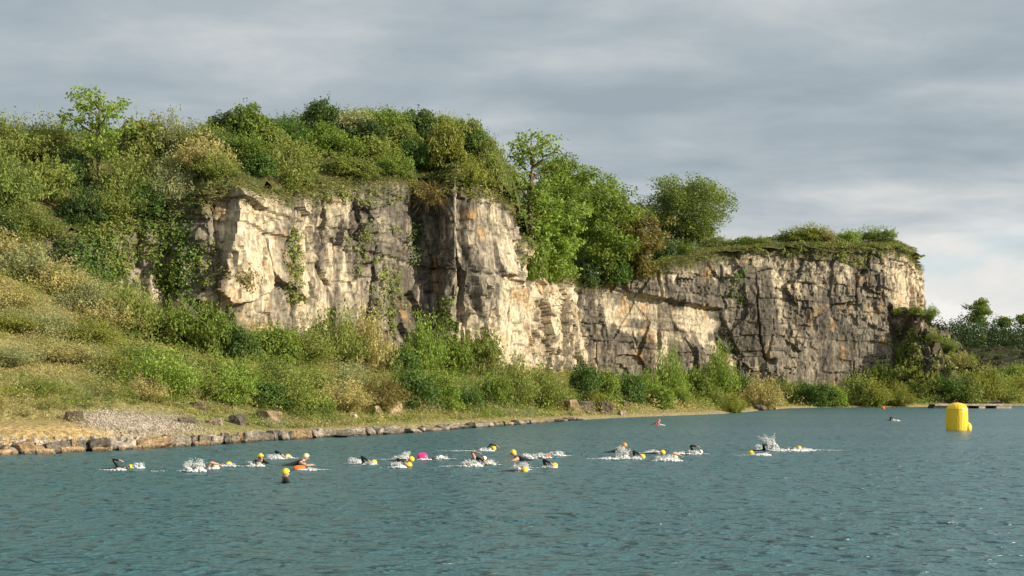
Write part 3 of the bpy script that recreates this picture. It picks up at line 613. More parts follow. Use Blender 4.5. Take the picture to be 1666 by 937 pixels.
# ------------------------------------------------------------------ trees
def make_tree(name, px, py, hpx, wpx, colour, label, seed, leafsize, gap=1.0, trunk_frac=.3, nlimb=9, cl=(.09, .17), only=None, squash=1.0, pos=None, dens=1.0, group=None, droop=0., open_top=1.0):
    rng = np.random.RandomState(seed)
    if pos is None: pos = hit_down(px, py, only)[0]
    m_ = pos.y / F; Ht = hpx * m_; Wd = wpx * m_ / 2
    root = tag(link(name, None, loc=(pos.x, pos.y, pos.z - .3)), label, 'tree', group)
    tr = [(0, 0, 0, .028 * Ht), (.01 * Ht, 0, .2 * Ht, .022 * Ht), (-.012 * Ht, .01 * Ht, .5 * Ht, .015 * Ht), (.01 * Ht, 0, .75 * Ht, .009 * Ht), (0, 0, .93 * Ht, .003 * Ht)]
    limbs, Ps, Ns, Ss, Ts = [], [], [], [], []
    tips = []
    for i in range(nlimb):
        z0 = Ht * (trunk_frac + (.86 - trunk_frac) * (i + rng.rand() * .7) / nlimb); a = i * 2.4 + rng.uniform(-.4, .4)
        prof = math.sin(math.pi * min(1, max(.08, ((z0 / Ht) - trunk_frac * .6) / (1.04 - trunk_frac * .6)))) ** .6
        ln = Wd * prof * rng.uniform(.75, 1.05); rise = Ht * rng.uniform(.05, .17) * (1 - droop)
        p = np.array([(math.cos(a) * ln * t, math.sin(a) * ln * t, z0 + rise * t ** .8 * 1.2 - droop * .2 * ln * t * t, .011 * Ht * (1 - .85 * t)) for t in np.linspace(0, 1, 6)])
        p[1:-1, :2] += rng.normal(size=(4, 2)) * .03 * Wd
        limbs.append([tuple(q) for q in p])
        for t in (2, 3, 4, 5):
            for k in range(3 if t > 2 else 2): tips.append(p[t][:3] + rng.normal(size=3) * np.array([.17, .17, .11]) * Wd * gap)
            if t < 5: limbs.append([(*p[t][:3], .005 * Ht)] + [(*(p[t][:3] + (tips[-1] - p[t][:3]) * .9), .0015 * Ht)])
    for k in range(nlimb): tips.append(np.array([rng.normal() * .18 * Wd, rng.normal() * .18 * Wd, Ht * rng.uniform(.78, .97)]))
    for tp in tips:
        r = Wd * rng.uniform(*cl) * 1.6; n = max(12, int(dens * 46 * (r / leafsize / 3.2) ** 2)); n = max(10, int(min(n, 330) * (open_top if tp[2] > .66 * Ht else 1)))
        u = rand_unit(rng, n); rr = r * (.45 + .6 * rng.rand(n))
        Ps.append(tp + u * rr[:, None] * np.array([1, 1, .72])); Ns.append(u * .6 + rand_unit(rng, n) * .8 + np.array([0, 0, .3])); Ss.append(leafsize * rng.uniform(.65, 1.4, n)); Ts.append(np.full(n, rng.uniform(.78, 1.25)))
    tk = link('trunk', tube_mesh('trunk', [tr], M_BARK, 8), root)
    link('limbs', tube_mesh('limbs', limbs, M_BARK, 5), tk)
    P = np.vstack(Ps)
    o = link('crown', leaf_mesh('crown', P, np.vstack(Ns), np.concatenate(Ss), rng, tint3(np.concatenate(Ts))), root); o.color = (*C[colour], 1)
    return root
make_tree('slender_tree', 160, 318, 184, 105, 'bright', 'slender bright green tree with a bare thin trunk, standing out of the left scrub', 11, .26, .9, .28, 10, (.10, .17), UP)
ash = ('notch between the cliffs')
NT = ('up', 'ca', 'cb', 'low')
make_tree('ash_tree', 864, 445, 240, 112, 'bright', 'tallest tree in the notch between the two cliffs, with a thin open top', 12, .36, .9, .03, 22, (.10, .17), NT, group='trees in the notch', dens=1.3, open_top=.38)
make_tree('ash_tree', 935, 455, 172, 150, 'bright', 'dense bright green ash tree in the middle of the notch trees', 13, .36, 1.0, .06, 20, (.12, .2), NT, dens=1.5, group='trees in the notch')
make_tree('ash_tree', 985, 458, 150, 120, 'green', 'rightmost ash of the notch trees, deep shade at its foot, beside the brown bush', 14, .36, 1.0, .06, 17, (.13, .2), NT, dens=1.5, group='trees in the notch')
make_tree('ash_tree', 915, 440, 190, 100, 'green', 'ash tree filling the gap right behind the tall thin-topped tree', 17, .36, 1.0, .06, 17, (.13, .2), NT, dens=1.5, group='trees in the notch')
make_tree('ash_tree', 892, 458, 140, 110, 'bright', 'low leafy ash hugging the right face of the buttress', 15, .36, 1.0, .04, 15, (.14, .22), NT, dens=1.5, group='trees in the notch')
make_tree('small_tree', 1036, 448, 108, 84, 'brown', 'rusty brown small tree at the start of the lower cliff', 18, .34, .9, .03, 16, (.14, .22), UP, dens=1.3)
shrub(866, 452, 66, 84, 'round', 'green', 'green bush at the foot of the tall thin-topped tree', 'shrubs on the lower cliff', only=UP)
shrub(848, 372, 44, 50, 'clumpy', 'olive', 'olive bush on the right shoulder of the buttress beside the tall tree', 'shrubs on the lower cliff', only=UP)
shrub(905, 448, 60, 46, 'round', 'deep', 'deep green bush where the big cliff drops into the notch', 'shrubs on the lower cliff', only=UP)
shrub(1000, 458, 70, 55, 'round', 'deep', 'deep green bush under the rightmost notch ash', 'shrubs on the lower cliff', only=UP)
shrub(952, 462, 60, 50, 'round', 'dark', 'dark bush hanging over the corner where the cliffs meet', 'shrubs on the lower cliff', only=UP)
make_tree('round_tree', 1114, 392, 100, 146, 'lime', 'broad round-headed tree on the skyline of the lower cliff', 16, .30, .8, .04, 26, (.11, .18), UP, dens=.75, pos=Vector((WX(1114, 205), 205, WZ(400, 205))))
shrub(1078, 420, 60, 45, 'round', 'dark', 'dark green bush at the left foot of the round-headed tree', 'shrubs on the lower cliff', only=UP)
shrub(1105, 404, 70, 30, 'clumpy', 'green', 'low spreading green bush under the round-headed tree', 'shrubs on the lower cliff', only=UP)
shrub(1165, 402, 60, 22, 'clumpy', 'olive', 'low olive bush at the right foot of the round-headed tree', 'shrubs on the lower cliff', only=UP)
shrub(1025, 362, 40, 45, 'round', 'dark', 'small dark bush peeping over behind the rusty brown bush', 'shrubs on the lower cliff', pos=Vector((WX(1022, 205), 205, WZ(372, 205))))
band([(1215, 397, 34, 16, 'clumpy', 'green'), (1240, 397, 30, 15, 'wispy', 'olive'), (1290, 392, 60, 26, 'clumpy', 'olive'), (1318, 390, 62, 32, 'clumpy', 'yellow'), (1345, 392, 36, 24, 'wispy', 'tan'),
      (1380, 390, 52, 28, 'clumpy', 'bright'), (1412, 388, 46, 34, 'clumpy', 'green'), (1438, 392, 50, 28, 'clumpy', 'green')], 'row along the lower cliff top', 'shrubs along the lower cliff top', UP)

# ------------------------------------------------------------------ shrubs on the talus
LO = ('low', 'ca', 'cb')
band([(-10, 430, 120, 62, 'wispy', 'tan'), (42, 455, 120, 66, 'wispy', 'grey'), (95, 480, 110, 62, 'wispy', 'tan'), (25, 385, 90, 55, 'wispy', 'yellow'), (140, 508, 100, 56, 'wispy', 'grey'), (180, 540, 100, 62, 'wispy', 'tan'), (20, 540, 110, 34, 'wispy', 'yellow'), (110, 590, 120, 36, 'wispy', 'tan'), (60, 640, 100, 30, 'wispy', 'olive'), (190, 610, 100, 36, 'wispy', 'yellow'), (5, 500, 110, 44, 'wispy', 'tan'), (75, 545, 100, 44, 'wispy', 'grey'), (150, 560, 90, 44, 'wispy', 'yellow'), (10, 595, 110, 40, 'wispy', 'grey'), (235, 650, 80, 44, 'wispy', 'tan')],
     'left slope scrub under the ivy', 'shrubs on the left slope', ('low',))
band([(212, 548, 91, 104, 'wispy', 'olive'), (250, 553, 108, 73, 'clumpy', 'olive'), (298, 563, 110, 91, 'clumpy', 'green'), (345, 578, 104, 101, 'clumpy', 'green'), (390, 588, 89, 64, 'round', 'deep'), (440, 588, 111, 77, 'clumpy', 'green'),
      (492, 593, 114, 60, 'wispy', 'olive'), (545, 600, 108, 114, 'wispy', 'olive'), (600, 606, 89, 109, 'wispy', 'tan'), (650, 620, 101, 64, 'round', 'deep'), (690, 610, 82, 104, 'wispy', 'bright'), (735, 613, 102, 92, 'clumpy', 'green'), (785, 610, 89, 90, 'clumpy', 'olive')],
     'back row at the big cliff foot', 'shrubs at the foot of the big cliff', ('low',))
band([(262, 645, 122, 89, 'wispy', 'bright'), (322, 648, 92, 53, 'wispy', 'olive'), (370, 655, 111, 72, 'clumpy', 'bright'), (430, 660, 93, 46, 'round', 'deep'), (478, 668, 103, 65, 'wispy', 'olive'), (515, 672, 79, 32, 'clumpy', 'bright'), (560, 668, 97, 60, 'wispy', 'tan'),
      (615, 668, 95, 67, 'wispy', 'brown'), (668, 662, 115, 76, 'clumpy', 'deep'), (712, 662, 97, 72, 'clumpy', 'green'), (758, 668, 73, 54, 'clumpy', 'deep'), (802, 664, 87, 70, 'clumpy', 'green'), (840, 664, 74, 87, 'wispy', 'olive'), (882, 662, 89, 70, 'wispy', 'olive'), (915, 660, 60, 38, 'clumpy', 'olive')],
     'front row below the big cliff', 'front row of shrubs below the big cliff', ('low',))
band([(228, 602, 90, 52, 'wispy', 'lime'), (280, 606, 95, 54, 'clumpy', 'olive'), (335, 618, 90, 52, 'wispy', 'olive'), (388, 628, 95, 54, 'clumpy', 'green'), (445, 632, 90, 50, 'wispy', 'lime'), (505, 640, 90, 50, 'clumpy', 'olive'), (570, 642, 90, 52, 'wispy', 'grey'), (630, 648, 80, 48, 'clumpy', 'olive')],
     'middle row below the big cliff', 'middle row of shrubs below the big cliff', ('low',))
band([(948, 652, 70, 74, 'round', 'deep'), (985, 655, 80, 62, 'round', 'green'), (968, 662, 50, 32, 'round', 'yellow'), (1022, 655, 70, 58, 'round', 'deep'), (1048, 652, 60, 60, 'clumpy', 'bright'), (1078, 662, 52, 40, 'round', 'bright'), (1088, 652, 62, 96, 'wispy', 'bright'),
      (1110, 660, 30, 40, 'wispy', 'bright'), (1132, 654, 70, 62, 'round', 'green'), (1172, 652, 66, 98, 'wispy', 'bright'), (1160, 660, 70, 30, 'wispy', 'olive'), (1196, 672, 50, 34, 'wispy', 'yellow'), (1212, 655, 50, 48, 'round', 'deep'), (1240, 664, 78, 58, 'wispy', 'tan')],
     'row at the lower cliff foot', 'shrubs at the foot of the lower cliff', ('low',))
band([(1275, 655, 60, 48, 'clumpy', 'olive'), (1308, 656, 60, 44, 'clumpy', 'deep'), (1335, 660, 60, 44, 'round', 'deep'), (1362, 660, 46, 36, 'round', 'bright'), (1398, 658, 70, 62, 'clumpy', 'olive'), (1425, 660, 66, 46, 'wispy', 'yellow'), (1462, 660, 60, 44, 'wispy', 'yellow'),
      (1435, 640, 60, 62, 'clumpy', 'green'), (1478, 625, 70, 46, 'clumpy', 'olive'), (1510, 645, 70, 46, 'clumpy', 'olive'), (1540, 648, 70, 48, 'clumpy', 'deep'), (1572, 652, 70, 56, 'clumpy', 'olive')],
     'shrubs by the far water edge', 'shrubs by the far water edge', ('low', 'sp', 'cb'))
band([(1598, 655, 70, 60, 'wispy', 'yellow'), (1630, 655, 70, 50, 'wispy', 'olive'), (1662, 652, 70, 52, 'wispy', 'yellow'), (1655, 625, 70, 40, 'clumpy', 'bright'), (1612, 640, 50, 50, 'clumpy', 'olive')],
     'cluster behind the jetty', 'shrubs behind the jetty', ('low', 'sp'))
for (x, y, w, h, k_, c_, lb) in [(1520, 556, 34, 18, 'clumpy', 'olive', 'low olive bush on the upper slope of the spur'), (1543, 572, 40, 24, 'wispy', 'lime', 'soft green feathery bush on the middle slope of the spur'), (1572, 596, 46, 26, 'clumpy', 'olive', 'olive bush at the low right tail of the spur'), (1466, 596, 30, 44, 'clumpy', 'bright', 'upright bright green bush climbing the gully at the cliff end'), (1462, 512, 30, 14, 'clumpy', 'olive', 'olive tuft on the ledge where spur meets cliff'),
        (1490, 512, 34, 18, 'clumpy', 'olive', 'low olive growth on the crest of the spur'), 
        (1560, 600, 44, 30, 'wispy', 'tan', 'dry straw-tinted bush low on the spur'),
        (1515, 503, 26, 24, 'wispy', 'bright', 'small bright sapling behind the crest of the spur')]:
    shrub(x, y, w, h, k_, c_, lb, 'shrubs on the rocky spur', only=('sp', 'cb', 'low'))

# far hillside wood and its three taller trees
def far_wood():
    rng = np.random.RandomState(77); Ps, Ns, Ss, Ts = [], [], [], []
    for i in range(360):
        Y = rng.uniform(405, 470); X = rng.uniform(120, 300); z = drop(X, Y, ('far',))
        if z is None: continue
        r = rng.uniform(2.2, 4.5); hh = rng.uniform(5.5, 11.0); n = 200
        u = rand_unit(rng, n); u[:, 2] = np.abs(u[:, 2])
        Ps.append(np.array([X, Y, z]) + u * np.array([r, r, hh]) * rng.uniform(.8, 1.05, n)[:, None]); Ns.append(u + rand_unit(rng, n) * .8); Ss.append(rng.uniform(.4, .9, n)); Ts.append(np.array([.045, .08, .026])[None] * rng.uniform(.7, 1.35) * np.ones((n, 1)))
    for i in range(520):
        Y = rng.uniform(312, 405); X = rng.uniform(100, 300); z = drop(X, Y, ('far',))
        if z is None: continue
        r = rng.uniform(1.0, 3.0); n = 40; u = rand_unit(rng, n); u[:, 2] = np.abs(u[:, 2])
        Ps.append(np.array([X, Y, z]) + u * np.array([r, r, r * .7])); Ns.append(u + rand_unit(rng, n) * .8); Ss.append(rng.uniform(.6, 1.1, n)); Ts.append((np.array([.06, .08, .03]) if rng.rand() < .6 else np.array([.085, .07, .04]))[None] * rng.uniform(.5, 1.1) * np.ones((n, 1)))
    return leaf_mesh('wood', np.vstack(Ps), np.vstack(Ns), np.concatenate(Ss), rng, np.vstack(Ts))
tag(link('woodland', far_wood()), 'dark wooded ridge on the far hillside', kind='stuff')
for (x, y, h, w, sd_, lb) in [(1592, 528, 38, 36, 21, 'tallest lone tree above the far wooded ridge'), (1634, 528, 10, 20, 22, 'small round tree on the far ridge right of the tallest one'), (1668, 526, 14, 22, 23, 'tree on the far ridge cut off by the picture edge')]:
    make_tree('far_tree', x, y + 4, h + 6, w + 4, 'green', lb, sd_, .55, .9, .12, 12, (.14, .26), pos=Vector((WX(x, 425), 425, WZ(y + 4, 425))), group='trees on the far ridge')

# ------------------------------------------------------------------ ground cover (uncountable)
def scatter(rng, n, x0, x1, y0, y1, key):
    X = rng.uniform(x0, x1, n); Y = rng.uniform(y0, y1, n); D_, B_, A_ = fields(X, Y)
    return X, Y, D_, B_, A_
def in_view(X, Y, m_=6.):
    return np.abs(X) < .4165 * Y + m_
def dome_cover(rng, X, Y, Z, rad, hgt, per, leaf, cols):
    n = len(X); k = per
    u = rand_unit(rng, n * k); u[:, 2] = np.abs(u[:, 2]); idx = np.repeat(np.arange(n), k)
    P = np.stack([X, Y, Z], 1)[idx] + u * np.stack([rad, rad, hgt], 1)[idx] * rng.uniform(.7, 1.1, (n * k, 1))
    return P, u * .6 + rand_unit(rng, n * k) * .8 + np.array([0, 0, .2]), leaf[idx] * rng.uniform(.6, 1.4, n * k), cols[idx] * rng.uniform(.85, 1.15, (n * k, 1))
def pick(rng, n, names, noise=None):
    c_ = np.array([C[k] for k in names]); i = rng.randint(len(names), size=n)
    if noise is not None: i = np.clip(((noise + .5) * len(names) + rng.normal(size=n) * .6).astype(int), 0, len(names) - 1)
    return c_[i] * rng.uniform(.75, 1.2, (n, 1))
# talus undergrowth
rng = np.random.RandomState(5)
X, Y, D_, B_, A_ = scatter(rng, 30000, -50, 120, 50, 215, 0)
t_ = np.maximum(A_, 0) / (np.maximum(A_, 0) + np.maximum(-D_, 0) + 1e-6)
k_ = (D_ < 1) & (A_ > 1.8) & in_view(X, Y) & (rng.rand(len(X)) < sst(.0, .25, t_ + np.where(X < 6, .06, 0)) * np.clip(110 / Y, .3, 1.0) + .02)
Zl = low_z(X, Y, D_, B_, A_); k_ &= gauss_px(X, Y, Zl, 215, 685, 85, 17) < .3
X, Y, Zl, A_ = X[k_], Y[k_], Zl[k_], A_[k_]
nn = fbm(X / 6, Y / 6, 0, 3, 71)
rad = rng.uniform(.3, 1.0, len(X)) * (1 + .8 * (rng.rand(len(X)) < .12)) * np.clip(Y / 95, .75, 1.7)
P, Nn, s_, cc = dome_cover(rng, X, Y, Zl - .1, rad, rad * rng.uniform(.5, 1.2, len(X)), 44, .0015 * Y, pick(rng, len(X), ['green', 'bright', 'olive', 'yellow', 'tan', 'tan'], np.where(X < -18, nn * .5 + .25, nn * .6)))
tag(link('undergrowth', leaf_mesh('undergrowth', P, Nn, s_, rng, cc)), 'low bramble and weeds covering the talus', kind='stuff')
# feathery brush on the left slope and between the shrub rows
rng = np.random.RandomState(6)
X, Y, D_, B_, A_ = scatter(rng, 9000, -42, 14, 52, 135, 0); Zl = low_z(X, Y, D_, B_, A_)
t_ = np.maximum(A_, 0) / (np.maximum(A_, 0) + np.maximum(-D_, 0) + 1e-6)
k_ = (D_ < -.3) & (A_ > np.where(X < -14, 4.5, 1.6)) & in_view(X, Y, 3) & (X < 6) & (t_ > .03) & (gauss_px(X, Y, Zl, 215, 685, 95, 19) < .3) & (rng.rand(len(X)) < .62 * np.clip(80 / Y, .4, 1.2) * sst(-.5, .3, fbm(X / 4, Y / 4, 0, 2, 79) + .2))
X, Y, Zl, t_ = X[k_], Y[k_], Zl[k_], t_[k_]; Ps, Ns, Ss, Ts = [], [], [], []
nn = fbm(X / 6, Y / 6, 0, 3, 81)
for i in range(len(X)):
    P, Nn, s_, T = RAW['wispy', i % 5]; q = rng.randint(len(P), size=260); r = rng.uniform(.4, 1.05) * (.55 + .75 * min(1, t_[i] * 2.5)) * 1.25; hh = r * rng.uniform(.6, 1.15); a = rng.uniform(0, 6.28); c_, z_ = math.cos(a), math.sin(a); p = P[q]
    Ps.append(np.stack([(p[:, 0] * c_ - p[:, 1] * z_) * r + X[i], (p[:, 0] * z_ + p[:, 1] * c_) * r + Y[i], p[:, 2] * hh + Zl[i] - .05], 1)); Ns.append(Nn[q]); Ss.append(s_[q] * 1.2)
    col = C[(['grey', 'tan', 'tan', 'tan', 'yellow', 'olive', 'lime'] if X[i] < -15 else ['grey', 'tan', 'tan', 'yellow', 'olive', 'bright', 'lime'])[int(np.clip((nn[i] + .5) * 7 + rng.normal() * 1.3, 0, 6))]]
    Ts.append(np.array(col)[None] * T[q][:, None] * rng.uniform(.8, 1.15))
tag(link('brush', leaf_mesh('brush', np.vstack(Ps), np.vstack(Ns), np.concatenate(Ss), rng, np.vstack(Ts), .42)), 'feathery pale brush covering the left slope', kind='stuff')
# hilltop undergrowth, coloured dark to paint shadowed gaps between the shrubs
X, Y, D_, B_, A_ = scatter(rng, 26000, -70, 85, 75, 215, 0)
k_ = (D_ > .6) & (D_ < 55) & in_view(X, Y, 10) & (rng.rand(len(X)) < np.where(Y > 160, .35, .8))
X, Y, D_, B_ = X[k_], Y[k_], D_[k_], B_[k_]; Zu = up_z(X, Y, D_, B_); far_b = sst(150, 165, Y)
rad = rng.uniform(.4, 1.2, len(X)) * (1 - .3 * far_b); hg = rad * rng.uniform(.6, 1.2, len(X)) * (.45 + .55 * sst(2, 7, D_))
P, Nn, s_, cc = dome_cover(rng, X, Y, Zu - .1, rad, hg, 44, .0015 * Y, pick(rng, len(X), ['dark', 'deep', 'deep', 'green', 'olive', 'olive'], fbm(X / 7, Y / 7, 0, 3, 73) * .7))
tag(link('undergrowth', leaf_mesh('undergrowth', P, Nn, s_, rng, cc)), 'low green scrub carpeting the cliff tops', kind='stuff')
# grasses
def blades(name, P, hgt, wid, lean, rng, cols, label):
    n = len(P); a = rng.uniform(0, 6.28, n); d = np.stack([np.cos(a), np.sin(a), 0 * a], 1); e = np.stack([-np.sin(a), np.cos(a), 0 * a], 1)
    tip = P + lean[:, None] * d * hgt[:, None] + np.array([0, 0, 1]) * (hgt * np.sqrt(np.maximum(1 - np.minimum(lean, 1) ** 2, .05)) * np.where(lean > 1, -.6, 1))[:, None]
    mid = (P + tip) / 2 + np.array([0, 0, 1]) * (hgt * .18 * lean)[:, None]
    V = np.stack([P - e * wid[:, None], P + e * wid[:, None], mid + e * wid[:, None] * .7, tip, mid - e * wid[:, None] * .7], 1).reshape(-1, 3)
    o = link(name, new_mesh(name, V, np.arange(5 * n).reshape(n, 5), (M_GRASS,), False, {'tint': np.repeat(cols, 5, 0)}))
    return tag(o, label, kind='stuff')
G = dict(dry=(.46, .38, .18), straw=(.58, .49, .27), green=(.24, .28, .065), fresh=(.29, .35, .065), oliv=(.33, .32, .11))
def gpick(rng, n, names, w): return np.array([G[k] for k in names])[rng.choice(len(names), n, p=w)] * rng.uniform(.75, 1.2, (n, 1))
X, Y, D_, B_, A_ = scatter(rng, 620000, -45, 60, 48, 180, 0)
k_ = (D_ < -.5) & (A_ > 1.2) & in_view(X, Y, 4); Zl = low_z(X, Y, D_, B_, A_)
slope = (X < -16); edge = A_ < 9
pr = np.where(slope, .85, np.where(edge, .95, .25)) * np.clip((75 / Y) ** .9, .15, 1) * sst(-.6, .2, fbm(X / 3, Y / 3, 0, 3, 75) + np.where(slope, .25, .1)); k_ &= (rng.rand(len(X)) < pr) & (gauss_px(X, Y, Zl, 215, 685, 90, 18) < .35) & ~((X < -13.5) & (A_ < 3.6))
X, Y, Zl, A_ = X[k_], Y[k_], Zl[k_], A_[k_]; n = len(X)
sc_ = np.clip(Y / 60, .8, 3)
blades('grass', np.stack([X, Y, Zl - .03], 1), rng.uniform(.12, .42, n) * np.where(A_ < 7, .7, 1.0) * sc_ ** .3, rng.uniform(.006, .014, n) * sc_, rng.uniform(.1, .9, n), rng, gpick(rng, n, ['dry', 'straw', 'green', 'fresh', 'oliv'], [.32, .20, .14, .14, .20]), 'dry tufted grass on the slope and bank')
X, Y, D_, B_, A_ = scatter(rng, 200000, -60, 80, 75, 215, 0)
k_ = (D_ > .2) & (D_ < 9) & in_view(X, Y, 6) & (rng.rand(len(X)) < np.clip(100 / Y, .3, 1)); X, Y, D_, B_ = X[k_], Y[k_], D_[k_], B_[k_]; Zu = up_z(X, Y, D_, B_); n = len(X)
Zu = np.where(D_ < 4.2, np.array([(drop(x, y, ('ca', 'cb', 'up')) or z) if d < 4.2 else z for x, y, z, d in zip(X, Y, Zu, D_)]), Zu)
blades('grass', np.stack([X, Y, Zu - .05], 1), rng.uniform(.2, .55, n) * np.where(Y > 160, 1.5, 1), rng.uniform(.010, .02, n) * np.clip(Y / 100, 1, 2), rng.uniform(.15, .9, n), rng, gpick(rng, n, ['dry', 'green', 'fresh', 'oliv'], [.12, .34, .26, .28]) * .7, 'long green grass along the cliff tops')
# turf hanging over the brink
def brink(Gd, nv, rng, per_m, smin):
    P = []
    for i in range(0, Gd.shape[0]):
        if Gd[i, 0, 1] > 215 or abs(Gd[i, 0, 0]) > .4165 * Gd[i, 0, 1] + 4: continue
        k = rng.poisson(per_m * .18)
        for j in range(k):
            r_ = nv + int(rng.normal() * 5) ; r_ = min(max(r_, nv - 9), Gd.shape[1] - 1); P.append(Gd[i, r_])
    P = np.array(P); return P + rng.normal(size=P.shape) * np.array([.3, .3, .12])
for Gd, nv, lb in ((GA, nva, 'shaggy turf hanging over the brink of the big cliff'), (GB, nvb, 'shaggy turf hanging over the brink of the lower cliff')):
    P = brink(Gd, nv, rng, 320, 0); n = len(P)
    blades('hanging_grass', P, rng.uniform(.15, .42, n), rng.uniform(.008, .016, n) * np.clip(P[:, 1] / 110, 1, 1.7), rng.uniform(.5, 1.3, n), rng, gpick(rng, n, ['dry', 'green', 'fresh', 'oliv'], [.2, .34, .2, .26]) * .62, lb)

# ------------------------------------------------------------------ plants growing on the rock
def climber(px, py, wpx, hpx, n, colour, label, seed, leaf=None, name='climbing_plant', cat='climbing plant', thick=.5, straggle=False, only=('ca', 'cb', 'sp')):
    rng = np.random.RandomState(seed); Ps, Ns = [], []
    ns = max(3, n // 22)
    cx = rng.normal(size=ns) * .38; cy = rng.uniform(-.9, .9, ns)
    cx *= (1 - .35 * np.abs(cy))
    for i in range(ns):
        r = hit(px + cx[i] * wpx, py + cy[i] * hpx / 2, only)
        if r is None: continue
        p, nr = np.array(r[0]), np.array(r[1]); nr = nr if nr @ np.array([0, -1, 0]) > -.9 else -nr
        sz = rng.uniform(.45, .95) * thick * 1.6; k = max(10, int(n / ns))
        u = rand_unit(rng, k) * np.array([1, 1, 1.25]); Ps.append(p + nr * sz * .35 + u * sz * rng.uniform(.4, 1.1, (k, 1))); Ns.append(u * .5 + nr * .6 + rand_unit(rng, k) * .7 + np.array([0, 0, .3]))
    if not Ps: return
    P = np.vstack(Ps); base = P.mean(0)
    o = link(name, leaf_mesh(name, P - base, np.vstack(Ns), (leaf or .0022 * base[1]) * rng.uniform(.6, 1.4, len(P)), rng, np.ones((len(P), 3)) * rng.uniform(.8, 1.2, (len(P), 1)), .7), loc=base)
    o.color = (*C[colour], 1); 
    if straggle: o.name = 'rock_plants'; return tag(o, label, kind='stuff')
    return tag(o, label, cat, 'plants growing on the cliff face')
for a in [(150, 425, 80, 70, 2600, 'deep', 'ivy blanket over the low left rock above the slope'), (185, 400, 60, 110, 2200, 'olive', 'olive creeper and ivy over the left rock face'), (300, 430, 40, 120, 1200, 'deep', 'dark ivy drape on the shaded side of the cream patch'), (1490, 560, 50, 60, 900, 'olive', 'sprinkling of olive plants on the spur front'), (1545, 590, 50, 40, 800, 'olive', 'sprinkling of olive plants low on the spur'),
          (265, 410, 50, 150, 1800, 'green', 'long curtain of green ivy hanging down the left shaded rock'), (225, 345, 120, 60, 1800, 'deep', 'dark ivy mass below the slender tree'), (150, 375, 40, 60, 700, 'green', 'small bright ivy patch at the left end of the rock'),
          (55, 350, 110, 70, 1500, 'dark', 'dark ivy over the far left brink'), (180, 470, 70, 50, 700, 'deep', 'dark ivy clump over the lower left rock'), (105, 410, 80, 40, 700, 'dark', 'shaded ivy drape above the left slope'),
          (478, 430, 24, 130, 900, 'olive', 'narrow strip of plants in the gully right of the cream patch'), (395, 450, 34, 40, 300, 'brown', 'rusty tuft beside the cream patch of rock'), (630, 490, 40, 120, 900, 'olive', 'straggling olive plants down the middle of the big cliff'),
          (600, 400, 70, 90, 500, 'olive', 'thin sprinkling of plants under the brink, left of the dead bush'), (672, 400, 14, 90, 500, 'dark', 'dark ivy in the deep recess beside the buttress'), (725, 520, 22, 80, 450, 'green', 'slim green climber at the buttress foot'),
          (330, 430, 40, 80, 500, 'olive', 'scrappy plants on the shaded edge left of the cream patch'), (870, 400, 40, 70, 700, 'olive', 'mossy plants down the right shoulder of the buttress'), (905, 430, 30, 50, 500, 'yellow', 'yellow-green turf patch below the notch trees'),
          (1200, 470, 20, 60, 220, 'deep', 'faint green streak down the dark part of the lower cliff'), (1290, 405, 50, 22, 350, 'olive', 'plants trailing over the middle of the lower cliff brink'), (1395, 420, 70, 20, 350, 'olive', 'plants trailing over the right of the lower cliff brink'),
          (575, 320, 100, 24, 500, 'olive', 'fringe of plants trailing under the brink of the big cliff'), (770, 310, 60, 24, 400, 'yellow', 'yellow-green fringe trailing over the buttress top')]:
    climber(*a, seed=500 + a[0], straggle=any(w in a[6] for w in ('straggling', 'sprinkling', 'faint', 'scrappy', 'mossy', 'narrow strip', 'trailing', 'slim', 'deep recess', 'left end', 'turf patch', 'ivy', 'fringe', 'climber', 'tuft')))
# dead brown bush hanging from the brink
def dead_bush(px, py, wpx, hpx, seed):
    rng = np.random.RandomState(seed); r = hit(px, py, ('ca',)); p = np.array(r[0]) + np.array([.4, -1.6, 0]); m_ = p[1] / F; paths = []
    for i in range(130):
        a = rng.uniform(0, 6.28); ln = rng.uniform(.5, 1) * hpx * m_ * .55; q = rng.uniform(.3, 1) * wpx * m_ * .5
        up_ = rng.uniform(-.8, 1.0)
        paths.append([(math.cos(a) * q * t, -abs(math.sin(a)) * q * t * .8 - .1, ln * (up_ * t - .35 * t * t), .028 * (1.05 - t)) for t in np.linspace(0, 1, 5)])
    root = tag(link('dead_bush', None, loc=p), 'dead brown bush of bare twigs hanging from the brink beside the buttress', 'bush')
    link('twigs', tube_mesh('twigs', paths, simple('dead_wood', (.27, .18, .09), .9, .1, .3, 4), 4), root)
    P, Nn, s_, T = wispy_crown(rng, 40, 26, .09); 
    o = link('withered_leaves', leaf_mesh('withered_leaves', P * np.array([wpx, wpx, hpx * .8]) * m_ * .5 - np.array([0, .5, hpx * m_ * .3]), Nn, s_ * 2.6, rng, tint3(T), .5), root); o.color = (*C['brown'], 1)
dead_bush(697, 318, 80, 76, 9)

